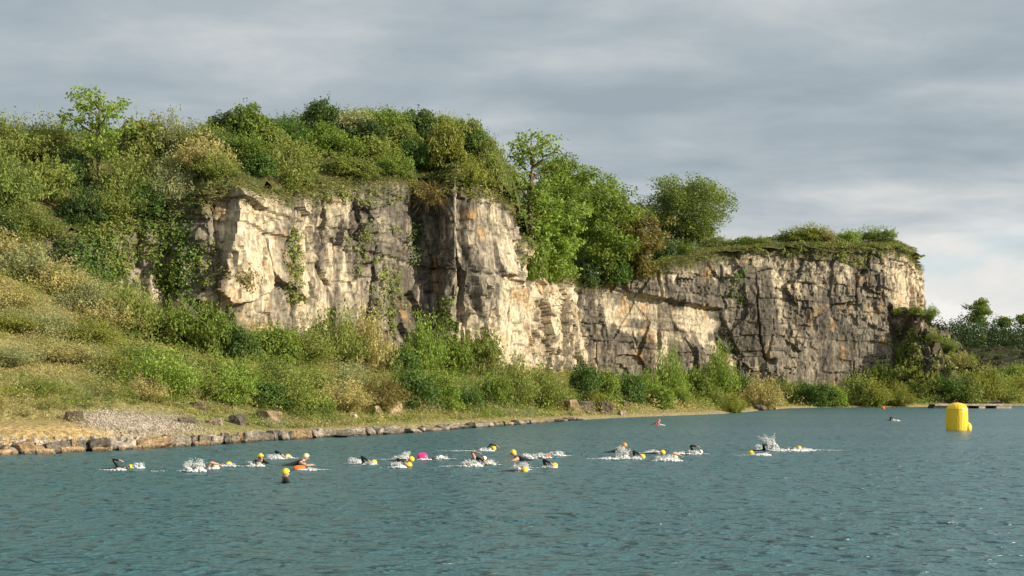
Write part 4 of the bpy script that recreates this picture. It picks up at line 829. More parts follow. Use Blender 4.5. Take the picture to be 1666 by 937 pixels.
# ------------------------------------------------------------------ boulders
def rock_template(seed, sub=3):
    bm = bmesh.new(); bmesh.ops.create_icosphere(bm, subdivisions=sub, radius=1.0); V = np.array([v.co[:] for v in bm.verts]); Fc = np.array([[v.index for v in f.verts] for f in bm.faces]); bm.free()
    rng = np.random.RandomState(seed)
    for i in range(11):                          # cut flat fracture faces
        d = rand_unit(rng, 1)[0]; h_ = rng.uniform(.55, .82); q = V @ d; V = V - np.maximum(q - h_, 0)[:, None] * d
    V = V * (1 + .10 * fbm(V[:, 0] * 1.5 + seed, V[:, 1] * 1.5, V[:, 2] * 1.5, 3, seed)[:, None])
    V /= np.abs(V).max(0)
    c_ = np.array([.33, .29, .235]) * (1 + .3 * fbm(V[:, 0] * 2, V[:, 1] * 2, V[:, 2] * 2 + seed, 3, seed + 3)[:, None])
    return new_mesh('boulder', V, Fc, (M_BOULDER,), False, {'tint': c_})
def block_template(seed):
    bm = bmesh.new(); bmesh.ops.create_cube(bm, size=2.0); bmesh.ops.subdivide_edges(bm, edges=bm.edges[:], cuts=7, use_grid_fill=True); bm.verts.ensure_lookup_table(); V = np.array([v.co[:] for v in bm.verts]); Fc = np.array([[v.index for v in f.verts] for f in bm.faces]); bm.free()
    rng = np.random.RandomState(seed); V = V / np.maximum(1, np.linalg.norm(V, axis=1) / 1.58)[:, None]
    for i in range(7):
        d = rand_unit(rng, 1)[0]; h_ = rng.uniform(.85, 1.15); q = V @ d; V = V - np.maximum(q - h_, 0)[:, None] * d
    V = V + .11 * np.stack([fbm(V[:, 0] * 1.6 + seed + 9 * k, V[:, 1] * 1.6, V[:, 2] * 1.6, 4, seed + k) for k in range(3)], 1)
    c_ = np.array([.34, .295, .235]) * (1 + .45 * fbm(V[:, 0] * 2, V[:, 1] * 2, V[:, 2] * 2 + seed, 4, seed + 3)[:, None])
    return new_mesh('block', V / np.abs(V).max(0), Fc, (M_BOULDER,), False, {'tint': c_})
ROCKS = [rock_template(900 + i) for i in range(8)]
BLOCKS = [block_template(950 + i) for i in range(8)]
def boulder(pos, sx, sy, sz, label, group, shade, rng, name='boulder', cat='boulder'):
    o = link(name, BLOCKS[rng.randint(8)], loc=pos); o.scale = (sx, sy, sz); o.rotation_euler = (rng.uniform(-.15, .15), rng.uniform(-.15, .15), rng.uniform(0, 6.28) if name == 'boulder' else rng.uniform(-.2, .2) + R(28))
    o.color = (*(np.array(shade) * rng.uniform(.75, 1.2)), 1); return tag(o, label, cat, group)
rng = np.random.RandomState(31)
x = -60
while x < 935:                                   # the row of blocks that edges the bank
    y = np.interp(x, [p[0] for p in SHORE], [p[1] for p in SHORE]); Yd = 5400 / (y - HY); m_ = Yd / F
    wpx = rng.choice([7, 10, 14, 19, 27]) * rng.uniform(.85, 1.15) * (1 if x < 700 else .8); hpx = rng.uniform(18, 28) * np.interp(x, [0, 300, 650, 800, 935], [.78, .78, .52, .30, .2])
    warm = rng.rand() < .14; sh_ = (1.1, .9, .68) if warm else rng.choice([1.1, .75, .45, .9]) * np.array([1, 1, 1.02])
    Xc = WX(x + wpx / 2, Yd)
    boulder((Xc, Yd + .35 + rng.uniform(-.18, .3), hpx * m_ * rng.uniform(.2, .42)), wpx * m_ * .62, rng.uniform(.4, .65), hpx * m_ * .60, 'limestone block in the rough row edging the bank along the water', 'blocks edging the bank', sh_, rng, 'shore_block', 'stone block')
    if x < 330 and rng.rand() < .9:
        boulder((Xc + rng.uniform(-.3, .3), Yd - .15 + rng.uniform(-.2, .2), .02), rng.uniform(.15, .35), rng.uniform(.15, .3), rng.uniform(.12, .25), 'limestone block in the rough row edging the bank along the water', 'blocks edging the bank', (1.3, 1.1, .85), rng, 'shore_block', 'stone block')
    x += wpx * rng.uniform(.8, 1.02)
for (x, y, w, h, sh_, lb) in [(118, 684, 40, 22, (.55, .5, .45), 'dark weathered boulder at the left of the gravel patch'), (302, 688, 36, 12, (.5, .48, .45), 'flat dark boulder in grass right of the gravel patch'), (385, 690, 26, 24, (.42, .42, .42), 'dark upright boulder on the grassy bank'),
        (322, 664, 44, 14, (.5, .48, .42), 'long low dark boulder under the olive shrubs'), (350, 690, 32, 14, (.8, .75, .65), 'pale low boulder left of the dark upright one'), (433, 686, 46, 26, (.8, .7, .58), 'big brown rounded boulder on the grassy bank'), (468, 686, 20, 10, (.6, .55, .5), 'small dark stone right of the big brown boulder'),
        (608, 676, 34, 22, (.9, .8, .65), 'brown slab leaning in the dry grass'), (637, 672, 40, 28, (.85, .75, .6), 'tilted brown boulder beside the leaning slab'), (575, 680, 14, 10, (1.4, 1.35, 1.25), 'small white stone in the grass below the cliff'), (702, 668, 34, 20, (1.0, .85, .65), 'tan boulder half hidden in dry grass'),
        (770, 666, 40, 24, (.6, .55, .5), 'dark slanting boulder below the front shrubs'), (925, 668, 46, 26, (.9, .8, .65), 'tan boulder behind the end of the block row'), (952, 672, 36, 28, (.5, .48, .45), 'dark jagged boulder at the end of the block row'), (985, 672, 40, 26, (.5, .46, .42), 'dark craggy boulder next to the beach'),
        (1012, 676, 14, 12, (1.1, 1.05, 1), 'small pale stone at the start of the beach'), (1016, 662, 16, 14, (.32, .3, .3), 'small black boulder on the beach under shrubs'), (1238, 668, 26, 14, (.5, .45, .4), 'dark boulder under the straw-tinted bush at the beach end'), (1258, 668, 24, 10, (1.2, 1.0, .8), 'pale rocky ledge at the beach end')]:
    r = hit_down(x, y, ('low',)); m_ = r[0].y / F
    boulder((r[0].x, r[0].y + .2, r[0].z + h * m_ * .12), w * m_ * .44, w * m_ * .36, h * m_ * .58, lb, None, sh_, rng)
# gravel
def gravel():
    rng = np.random.RandomState(8); bm = bmesh.new(); bmesh.ops.create_icosphere(bm, subdivisions=1, radius=1.0); V0 = np.array([v.co[:] for v in bm.verts]); F0 = np.array([[v.index for v in f.verts] for f in bm.faces]); bm.free()
    pts, sz = [], []
    for i in range(5200):
        x, y = 215 + rng.normal() * 45, 687 + rng.normal() * 6.5; y += (x - 215) * .08
        r = hit(x, y, ('low',))
        if r: pts.append(r[0][:]); sz.append(rng.uniform(.02, .06))
    for i in range(1100):
        x = rng.uniform(-20, 230); y = np.interp(x, [p[0] for p in SHORE], [p[1] for p in SHORE]) - 2 - abs(rng.normal()) * 9
        r = hit(x, y, ('low',))
        if r: pts.append(r[0][:]); sz.append(rng.choice([.04, .06, .1, .16]) * rng.uniform(.7, 1.2))
    pts = np.array(pts); sz = np.array(sz); n = len(pts)
    V = (V0[None] * rng.uniform(.6, 1.2, (n, 1, 3)) * (1 + .2 * rng.normal(size=(n, len(V0), 1))) * sz[:, None, None] + pts[:, None] + np.array([0, 0, .01])).reshape(-1, 3)
    Fc = (F0[None] + (np.arange(n) * len(V0))[:, None, None]).reshape(-1, 3)
    cc = np.repeat(np.array([.40, .345, .28])[None] * rng.uniform(.65, 1.2, (n, 1)), len(V0), 0)
    return new_mesh('gravel', V, Fc, (M_BOULDER,), False, {'tint': cc})
tag(link('gravel', gravel()), 'loose pale gravel and stones on the left bank', kind='stuff')

# ------------------------------------------------------------------ jetty
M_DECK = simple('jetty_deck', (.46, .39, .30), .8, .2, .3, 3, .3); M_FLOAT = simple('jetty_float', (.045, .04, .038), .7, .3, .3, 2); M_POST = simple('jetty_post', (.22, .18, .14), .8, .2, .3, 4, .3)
def box_bm(bm, x0, x1, y0, y1, z0, z1, bev=.02):
    r = bmesh.ops.create_cube(bm, size=1.0); M_ = Matrix.Translation(((x0 + x1) / 2, (y0 + y1) / 2, (z0 + z1) / 2)) @ Matrix.Diagonal((x1 - x0, y1 - y0, z1 - z0, 1)); bmesh.ops.transform(bm, matrix=M_, verts=r['verts'])
    if bev: bmesh.ops.bevel(bm, geom=list({e for v in r['verts'] for e in v.link_edges}), offset=bev, segments=2, affect='EDGES')
def bm_obj(name, bm, m, parent=None, loc=None, smooth=False):
    me = bpy.data.meshes.new(name); bm.to_mesh(me); bm.free(); me.materials.append(m)
    if smooth: me.polygons.foreach_set('use_smooth', np.ones(len(me.polygons), bool))
    return link(name, me, parent, loc)
YJ = 158.0
jt = tag(link('jetty', None, loc=(WX(1578, YJ), YJ, 0)), 'low wooden floating jetty with dark gaps under its deck', 'jetty')
jl = 124 * YJ / F
bm = bmesh.new()
for i in range(34): box_bm(bm, -jl / 2 + i * jl / 34, -jl / 2 + (i + .94) * jl / 34, -1.1, 1.1, .50, .57, .008)
bm_obj('deck', bm, M_DECK, jt)
bm = bmesh.new(); box_bm(bm, -jl / 2, jl / 2, -1.2, -1.102, .33, .56); box_bm(bm, -jl / 2, jl / 2, 1.102, 1.2, .33, .56); bm_obj('edge_beam', bm, M_DECK, jt)
for fx in (-.42, -.10, .115, .40):
    bm = bmesh.new(); w_ = .045 if abs(fx) < .2 else .10; box_bm(bm, (fx - w_) * jl, (fx + w_) * jl, -1.15, 1.0, -.25, .328, .05); bm_obj('float', bm, M_DECK if fx in (.115, .40) else M_FLOAT, jt)
bm = bmesh.new(); box_bm(bm, -jl * .5, jl * .5, -.3, 1.0, -.2, .497, .02); bm_obj('gap_shade', bm, M_FLOAT, jt)  # dark filler box standing in for the shade under the deck
for s_ in (-1, 1):
    bm = bmesh.new(); bmesh.ops.create_cone(bm, cap_ends=True, segments=10, radius1=.09, radius2=.085, depth=1.6); bm_obj('post', bm, M_POST, jt, (s_ * jl * .485, 1.2, .0))

# ------------------------------------------------------------------ race buoys
def lathe(name, prof, m, parent=None, loc=None, seg=40, lumps=0.):
    pr = np.array(prof); th = np.arange(seg) / seg * 2 * math.pi
    R_ = pr[:, 0][:, None] * (1 + lumps * np.cos(8 * th)[None] * np.sin(np.linspace(0, math.pi, len(pr)))[:, None])
    V = np.stack([R_ * np.cos(th), R_ * np.sin(th), np.repeat(pr[:, 1][:, None], seg, 1)], 2).reshape(-1, 3)
    Fq = [(i * seg + j, i * seg + (j + 1) % seg, (i + 1) * seg + (j + 1) % seg, (i + 1) * seg + j) for i in range(len(pr) - 1) for j in range(seg)]
    return link(name, new_mesh(name, V, np.array(Fq), (m,), True), parent, loc)
def buoy_mat():
    m, t = mat('yellow_pvc'); tcn = N(t, 'ShaderNodeTexCoord')
    n = N(t, 'ShaderNodeTexNoise', i_Scale=3.0, i_Detail=3.0, i_Distortion=1.0); L(t, tcn.outputs['Object'], n.inputs['Vector'])
    w = N(t, 'ShaderNodeTexWave', i_Scale=1.6, i_Distortion=6.0, i_Detail=2.0); L(t, tcn.outputs['Object'], w.inputs['Vector'])
    cc = mix_n(t, n.outputs[0], (.80, .50, .012), (.86, .60, .03)); p = N(t, 'ShaderNodeBsdfPrincipled', i_Roughness=.38); L(t, cc, p.inputs['Base Color'])
    p.inputs['Subsurface Weight'].default_value = .0
    b = N(t, 'ShaderNodeBump', i_Strength=.22, i_Distance=.04); L(t, w.outputs[0], b.inputs['Height']); L(t, b.outputs[0], p.inputs['Normal']); out(t, p.outputs[0]); return m
M_BUOY = buoy_mat(); M_SEAM = simple('yellow_seam', (.72, .46, .02), .5, .3, .1); M_BLACK = simple('black_rubber', (.02, .02, .022), .5, .4, .2)
YB = 5400 / (700 - HY); rb = 33.5 / 2 * YB / F; hb = 45 * YB / F
by = tag(link('buoy', None, loc=(WX(1557, YB), YB, 0)), 'tall yellow inflatable marker buoy with a rounded top', 'buoy')
prof = [(.001, -.25), (rb * .6, -.25), (rb * .9, -.2), (rb * .985, -.05)] + [(rb * (1 + .02 * math.sin(math.pi * t)), -.05 + t * (hb * .76)) for t in np.linspace(.05, .95, 10)] + [(rb * math.cos(a) ** .8, hb * .72 + hb * .28 * math.sin(a)) for a in np.linspace(.06, 1.5, 12)] + [(.001, hb)]
lathe('body', prof, M_BUOY, by, lumps=.005)
for z_ in (hb * .76, .06): lathe('seam', [(rb * 1.012, z_ - .018), (rb * 1.028, z_), (rb * 1.012, z_ + .018)], M_SEAM, by)
lathe('valve', [(.001, hb + .03), (.05, hb + .028), (.055, hb - .01)], M_SEAM, by, seg=12)
for k in range(3):
    a = k * 2.1 - 1.0; bm = bmesh.new(); box_bm(bm, -.09, .09, -.012, .012, -.1, .06, .01); o = bm_obj('tether_tab', bm, M_SEAM, by, (math.cos(a) * rb * 1.01, math.sin(a) * rb * 1.01, .16)); o.rotation_euler.z = a + R(90)
fb = tag(link('float', None, loc=(WX(1573.5, YB - .2), YB - .2, .17)), 'small round yellow float tethered at the right of the tall buoy', 'float')
rf = 9.5 * YB / F
lathe('ball', [(max(.001, rf * .78 * math.sin(a)), -rf * math.cos(a)) for a in np.linspace(0, math.pi, 15)], M_BUOY, fb, seg=24)
lathe('eye', [(.03, rf * .97), (.035, rf * 1.08), (.001, rf * 1.12)], M_SEAM, fb, seg=10)
YO = 5400 / (665.5 - HY); ob = tag(link('buoy', None, loc=(WX(1437, YO), YO, 0)), 'tiny orange marker buoy far off near the beach', 'buoy')
lathe('ball', [(max(.001, .19 * math.sin(a)), .10 - .19 * math.cos(a)) for a in np.linspace(0, math.pi, 13)], simple('orange_plastic', (.8, .16, .04), .4, .4, .1), ob, seg=20)
lathe('eye', [(.03, .28), (.035, .32), (.001, .33)], M_BLACK, ob, seg=10)

# ------------------------------------------------------------------ swimmers
M_SUIT = simple('wetsuit', (.012, .012, .014), .32, .5, .3, 8); M_SKIN = simple('skin', (.52, .30, .20), .5, .4, .12, 10); M_GOG = simple('goggle', (.015, .02, .03), .15, .6, .1)
CAPS = {k: simple(k + '_cap', c_, .35, .5, .06, 10) for k, c_ in dict(yellow=(.80, .60, .02), pale=(.75, .62, .42), white=(.8, .8, .78), orange=(.8, .33, .05), red=(.75, .08, .06)).items()}
def skin_body(joints, edges, root, sub=2):
    bm = bmesh.new(); lay = bm.verts.layers.skin.verify(); vs = {}
    for k, (p, r) in joints.items():
        v = bm.verts.new(p); v[lay].radius = (r, r) if not isinstance(r, tuple) else r; v[lay].use_root = (k == root); vs[k] = v
    for a, b in edges: bm.edges.new((vs[a], vs[b]))
    me = bpy.data.meshes.new('body_cage'); bm.to_mesh(me); bm.free()
    ob = bpy.data.objects.new('body_cage', me); COL.objects.link(ob); ob.modifiers.new('s', 'SKIN').use_smooth_shade = True; m2 = ob.modifiers.new('d', 'SUBSURF'); m2.levels = sub; m2.render_levels = sub
    d = bpy.context.evaluated_depsgraph_get(); r = bpy.data.meshes.new_from_object(ob.evaluated_get(d)); bpy.data.objects.remove(ob); bpy.data.meshes.remove(me); return r
def V3(*a): return np.array(a, float)
def hand(J, E, tag_, wrist, direc, palm_n):
    """palm, four unequal bent fingers and a thumb leaving the side of the palm"""
    d = direc / np.linalg.norm(direc); n = palm_n - d * (palm_n @ d); n /= np.linalg.norm(n); s = np.cross(n, d)
    J[tag_ + 'palm'] = (wrist + d * .065, (.036, .022)); E.append((tag_ + 'w', tag_ + 'palm'))
    for i, (o, ln) in enumerate(((-.033, .068), (-.011, .082), (.011, .077), (.033, .058))):
        b = wrist + d * .10 + s * o; J[f'{tag_}f{i}a'] = (b, .0105); J[f'{tag_}f{i}b'] = (b + d * ln * .55 + n * .006, .0095); J[f'{tag_}f{i}c'] = (b + d * ln + n * .022, .008)
        E += [(tag_ + 'palm', f'{tag_}f{i}a'), (f'{tag_}f{i}a', f'{tag_}f{i}b'), (f'{tag_}f{i}b', f'{tag_}f{i}c')]
    b = wrist + d * .035 - s * .036; J[tag_ + 't0'] = (b, .0125); J[tag_ + 't1'] = (b + d * .035 - s * .028 + n * .008, .011); J[tag_ + 't2'] = (b + d * .062 - s * .034 + n * .015, .009)
    E += [(tag_ + 'palm', tag_ + 't0'), (tag_ + 't0', tag_ + 't1'), (tag_ + 't1', tag_ + 't2')]
def swimmer_mesh(pose):
    J, E = {}, []
    if pose == 'tread':
        J['pelvis'] = (V3(0, 0, -.78), .15); J['waist'] = (V3(.0, 0, -.52), .135); J['chest'] = (V3(0, 0, -.22), (.18, .13)); J['collar'] = (V3(0, 0, .0), (.12, .10)); J['neck'] = (V3(.01, 0, .06), .065)
        hd, hdir, face = V3(.02, 0, .165), V3(0, 0, 1.), V3(1, 0, 0)
        sh = {s: V3(0, s * .18, -.01) for s in (-1, 1)}; el = {s: V3(.10, s * .36, -.22) for s in (-1, 1)}; wr = {s: V3(.32, s * .42, -.16) for s in (-1, 1)}; hdr = {s: V3(.9, s * .2, .05) for s in (-1, 1)}
        hips = {s: (V3(.02, s * .1, -.9), V3(.1, s * .14, -1.3), V3(-.05, s * .13, -1.7), V3(.1, s * .14, -1.8)) for s in (-1, 1)}
    else:
        tilt = dict(recover=0, reach=0, breath=0, breast=.22, kick=0)[pose]
        J['pelvis'] = (V3(-.50, 0, -.10), .15); J['waist'] = (V3(-.26, 0, -.08 + tilt * .15), .13); J['chest'] = (V3(.0, 0, -.05 + tilt * .4), (.18, .13)); J['collar'] = (V3(.15, 0, -.03 + tilt * .6), (.11, .09)); J['neck'] = (V3(.23, 0, .0 + tilt * .75), .06)
        hd = V3(.35, 0, .03 + tilt * .95); hdir = V3(.93, 0, .25 + tilt * 2.5); face = V3(.35, 0, -1)
        if pose == 'breath': face = V3(.2, -1, .12)
        if pose == 'breast': hdir = V3(.1, 0, 1); face = V3(1, 0, -.05); hd = V3(.30, 0, .26)
        sh = {s: V3(.09, s * .19, -.01 + tilt * .45) for s in (-1, 1)}
        el = {1: V3(.36, .22, -.09), -1: V3(-.02, -.42, .30)}; wr = {1: V3(.62, .19, -.14), -1: V3(.23, -.46, .16)}; hdr = {1: V3(1, 0, -.15), -1: V3(.8, -.05, -.6)}
        if pose == 'reach': el[-1] = V3(.26, -.34, .24); wr[-1] = V3(.50, -.30, .17); hdr[-1] = V3(.9, 0, -.4)
        if pose == 'breath': el[-1] = V3(-.08, -.40, .33); wr[-1] = V3(.15, -.50, .30); hdr[-1] = V3(.9, -.1, -.2)
        if pose == 'breast': el = {s: V3(.30, s * .36, -.02) for s in (-1, 1)}; wr = {s: V3(.48, s * .2, .0) for s in (-1, 1)}; hdr = {s: V3(.9, -s * .4, -.1) for s in (-1, 1)}
        if pose == 'kick': el[-1] = V3(-.05, -.30, -.2); wr[-1] = V3(-.25, -.28, -.3); hdr[-1] = V3(-.8, 0, -.4)
        hips = {s: (V3(-.62, s * .10, -.11), V3(-1.02, s * .11, -.16), V3(-1.42, s * .10, -.12 + .05 * s), V3(-1.62, s * .1, -.1 + .08 * s)) for s in (-1, 1)}
    E += [('pelvis', 'waist'), ('waist', 'chest'), ('chest', 'collar'), ('collar', 'neck')]
    hdir = hdir / np.linalg.norm(hdir); face = face - hdir * (face @ hdir); face /= np.linalg.norm(face); side = np.cross(hdir, face)
    J['skull'] = (hd, (.088, .098)); J['crown'] = (hd + hdir * .07, (.07, .08)); J['jaw'] = (hd - hdir * .065 + face * .045, .052); J['nose'] = (hd + face * .098 - hdir * .015, .014); J['nosetip'] = (hd + face * .118 - hdir * .03, .011)
    E += [('neck', 'skull'), ('skull', 'crown'), ('skull', 'jaw'), ('skull', 'nose'), ('nose', 'nosetip')]
    for s in (-1, 1):
        k = 'lr'[s > 0]; J[k + 'ear'] = (hd + side * s * .082 - hdir * .015, .016); J[k + 'ear2'] = (hd + side * s * .094 - hdir * .012 - face * .012, .012); E += [('skull', k + 'ear'), (k + 'ear', k + 'ear2')]
        J[k + 's'] = (sh[s], .072); J[k + 'e'] = (el[s], .047); J[k + 'fa'] = (el[s] * .6 + wr[s] * .4, .046); J[k + 'w'] = (wr[s], .030); E += [('collar', k + 's'), (k + 's', k + 'e'), (k + 'e', k + 'fa'), (k + 'fa', k + 'w')]
        hand(J, E, k, wr[s], hdr[s], V3(.2, 0, -1) if pose != 'tread' else V3(0, 0, -1))
        a, b, c_, d = hips[s]; J[k + 'h'] = (a, .095); J[k + 'k'] = (b, .062); J[k + 'a'] = (c_, .042); J[k + 'toe'] = (d, .03); E += [('pelvis', k + 'h'), (k + 'h', k + 'k'), (k + 'k', k + 'a'), (k + 'a', k + 'toe')]
    me = skin_body(J, E, 'pelvis', 2)
    n = len(me.polygons); co = np.empty(n * 3); me.polygons.foreach_get('center', co); co = co.reshape(n, 3)
    sk = (np.linalg.norm(co - hd, axis=1) < (.115 if pose == 'tread' else .165))
    bare = sk.copy()
    for s in (-1, 1):
        sk |= ((co - wr[s]) @ (hdr[s] / np.linalg.norm(hdr[s])) > .0) & (np.linalg.norm(co - wr[s], axis=1) < .26)
        ax = el[s] - sh[s]; near = np.minimum(np.linalg.norm(co - el[s], axis=1), np.minimum(np.linalg.norm(co - (el[s] + sh[s]) / 2, axis=1), np.linalg.norm(co - (el[s] + wr[s]) / 2, axis=1)))
        bare |= near < .17
    bare |= sk
    me.materials.append(M_SUIT); me.materials.append(M_SKIN)
    me2 = me.copy(); me.polygons.foreach_set('material_index', sk.astype(np.int32)); me2.polygons.foreach_set('material_index', bare.astype(np.int32))
    return me, me2, hd, hdir, face, side
def cap_mesh(hd, hdir, face, side, m):
    d = hdir * .95 - face * .42; d /= np.linalg.norm(d); e = np.cross(d, side); V, Fq = [], []; ns, nr = 20, 9
    for i in range(nr):
        a = math.pi * .545 * i / (nr - 1)
        for j in range(ns):
            b = 2 * math.pi * j / ns; V.append(hd + hdir * .022 + d * math.cos(a) * .122 + (side * math.cos(b) * .104 + e * math.sin(b) * .118) * math.sin(a))
    for i in range(nr - 1):
        for j in range(ns): Fq.append((i * ns + j, i * ns + (j + 1) % ns, (i + 1) * ns + (j + 1) % ns, (i + 1) * ns + j))
    return new_mesh('swim_cap', np.array(V), np.array(Fq), (m,), True)
def goggle_mesh(hd, hdir, face, side):
    bm = bmesh.new()
    for s in (-1, 1):
        r = bmesh.ops.create_uvsphere(bm, u_segments=10, v_segments=8, radius=1.0)
        p = hd + face * .088 + side * s * .034 + hdir * .012; Mx = Matrix((side * .027, hdir * .018, face * .018)).transposed().to_4x4(); Mx.translation = Vector(p); bmesh.ops.transform(bm, matrix=Mx, verts=r['verts'])
    me = bpy.data.meshes.new('goggles'); bm.to_mesh(me); bm.free(); me.materials.append(M_GOG); me.polygons.foreach_set('use_smooth', np.ones(len(me.polygons), bool)); return me
POSE = {}
for p_ in ('recover', 'reach', 'breath', 'breast', 'tread', 'kick'):
    me, me2, hd, hdir, face, side = swimmer_mesh(p_); POSE[p_] = (me, me2, {k: cap_mesh(hd, hdir, face, side, m) for k, m in CAPS.items()}, goggle_mesh(hd, hdir, face, side), hd)
def water_at(px, py): Y_ = 5400 / (py - HY); return WX(px, Y_), Y_
def swimmer(px, py, pose, head_deg, cap, label, bare=False, up_=0., flip=False, roll=0.):
    """head at photo pixel column px, water line under it at row py; heading in degrees from photo right, away from the camera positive"""
    me, me2, caps, gog, hd = POSE[pose]; X_, Y_ = water_at(px, py); a = R(head_deg)
    f = -1 if flip else 1
    hx = hd[0] * math.cos(a) - hd[1] * f * math.sin(a); hy = hd[0] * math.sin(a) + hd[1] * f * math.cos(a)
    o = link('person', me2 if bare else me, loc=(X_ - hx, Y_ - hy, up_)); o.rotation_euler = (roll, 0, a); o.scale = (1, f, 1)
    link('swim_cap', caps[cap], o); link('goggles', gog, o)
    return tag(o, label, 'person', 'open water swimmers')
SW = [(211, 762, 'breath', 0, 'yellow', 'black-suited swimmer with yellow cap at the left end of the field', False),
      (350, 763, 'reach', 5, 'pale', 'swimmer in a pale cap just right of the first big splash', True), (371, 758, 'kick', 0, 'yellow', 'swimmer with only a yellow cap showing, right of the pale cap', False),
      (424, 756, 'breast', -60, 'yellow', 'yellow-capped swimmer lifting the face towards the camera', False), (467, 745, 'recover', 0, 'yellow', 'black-suited swimmer with bent arm up behind the orange float', False),
      (498, 756, 'breast', 10, 'pale', 'swimmer with bare arms right beside the orange float', True), (465, 785, 'tread', 20, 'yellow', 'nearest swimmer, upright in black wetsuit and tall yellow cap', False),
      (607, 755, 'recover', 0, 'yellow', 'swimmer with a black arm raised over a wide splash, right of the orange float', False), (668, 749, 'kick', 0, 'yellow', 'swimmer half hidden by spray left of the pink float', False),
      (664, 759, 'recover', 5, 'yellow', 'swimmer with yellow cap nearest in front of the pink float', False), (716, 747, 'kick', 0, 'white', 'swimmer low in spray just right of the pink float', False),
      (802, 731, 'reach', 0, 'yellow', 'farthest crawl swimmer of the centre pack, arm reaching over', False), (786, 748, 'breath', 0, 'white', 'bare-armed swimmer in the centre pair with an arm high', True),
      (792, 756, 'recover', 3, 'pale', 'black-suited swimmer in front of the bare-armed one', False), (835, 749, 'breast', 170, 'yellow', 'yellow-capped swimmer with bare shoulder right of the centre pair', True),
      (852, 767, 'kick', -15, 'yellow', 'yellow-capped swimmer lowest in the centre pack under thin spray', False), (890, 745, 'kick', 0, 'red', 'swimmer in a small red cap behind white foam', False),
      (906, 741, 'kick', 5, 'yellow', 'swimmer in yellow cap ringed with foam right of the red cap', False), (901, 760, 'recover', 0, 'yellow', 'black-shouldered swimmer with yellow cap alone below the red cap', False),
      (1016, 736, 'breast', -30, 'orange', 'swimmer with orange cap rising above a tall white splash', False), (1044, 745, 'recover', 0, 'yellow', 'swimmer with long black arm right of the tall white splash', False),
      (1077, 738, 'kick', 0, 'yellow', 'yellow-capped swimmer behind the wide low splash', False), (1097, 747, 'reach', 0, 'pale', 'bare-armed swimmer lost in the wide low splash', True),
      (1138, 737, 'breath', 0, 'white', 'swimmer arching a black shoulder at the front of the right-centre pack', False), (1223, 739, 'kick', 180, 'yellow', 'yellow-capped swimmer turning back left of the highest spray', False),
      (1252, 732, 'recover', 0, 'white', 'swimmer with a square bent black arm under the highest spray', False), (1299, 731, 'kick', 0, 'yellow', 'leading yellow-capped swimmer in the long white water at the right', False),
      (1072, 691, 'breast', 30, 'red', 'distant swimmer in red cap off the beach', True), (1453, 684, 'recover', 0, 'white', 'distant swimmer with arm raised, left of the tall yellow buoy', False)]
for s_ in SW: swimmer(*s_[:6], s_[6], .10 if s_[2] == 'tread' else 0.)

def tow_float(px, py, L_, r, colour, label, yaw):
    m = simple(label.split()[1] + '_float', colour, .4, .4, .08, 5); X_, Y_ = water_at(px, py)
    root = tag(link('tow_float', None, loc=(X_, Y_, r * .45)), label, 'tow float'); root.rotation_euler.z = R(yaw)
    n = 14; prof = [(max(.001, r * math.sin(a) ** .6), -L_ / 2 * math.cos(a)) for a in np.linspace(0, math.pi, n)]
    o = lathe('bag', prof, m, root, seg=20, lumps=.012); o.rotation_euler.y = R(90)
    o = lathe('band', [(r * 1.01, -.012), (r * 1.03, 0), (r * 1.01, .012)], m, root, seg=20); o.rotation_euler.y = R(90)
    link('strap', tube_mesh('strap', [[(L_ / 2 + .25 * t, .02 * math.sin(6 * t), -.05 - .1 * t, .012) for t in np.linspace(0, 1, 6)]], M_BLACK, 5), root)
tow_float(687, 747, .40, .17, (.85, .03, .20), 'round pink inflatable tow float between two swimmers', 15)
tow_float(487, 764, .40, .10, (.85, .15, .015), 'long orange inflatable tow float trailing behind a bare-armed swimmer', 25)
tow_float(1069, 692, .20, .07, (.45, .03, .04), 'small red inflatable tow float beside the most distant red cap', 10)

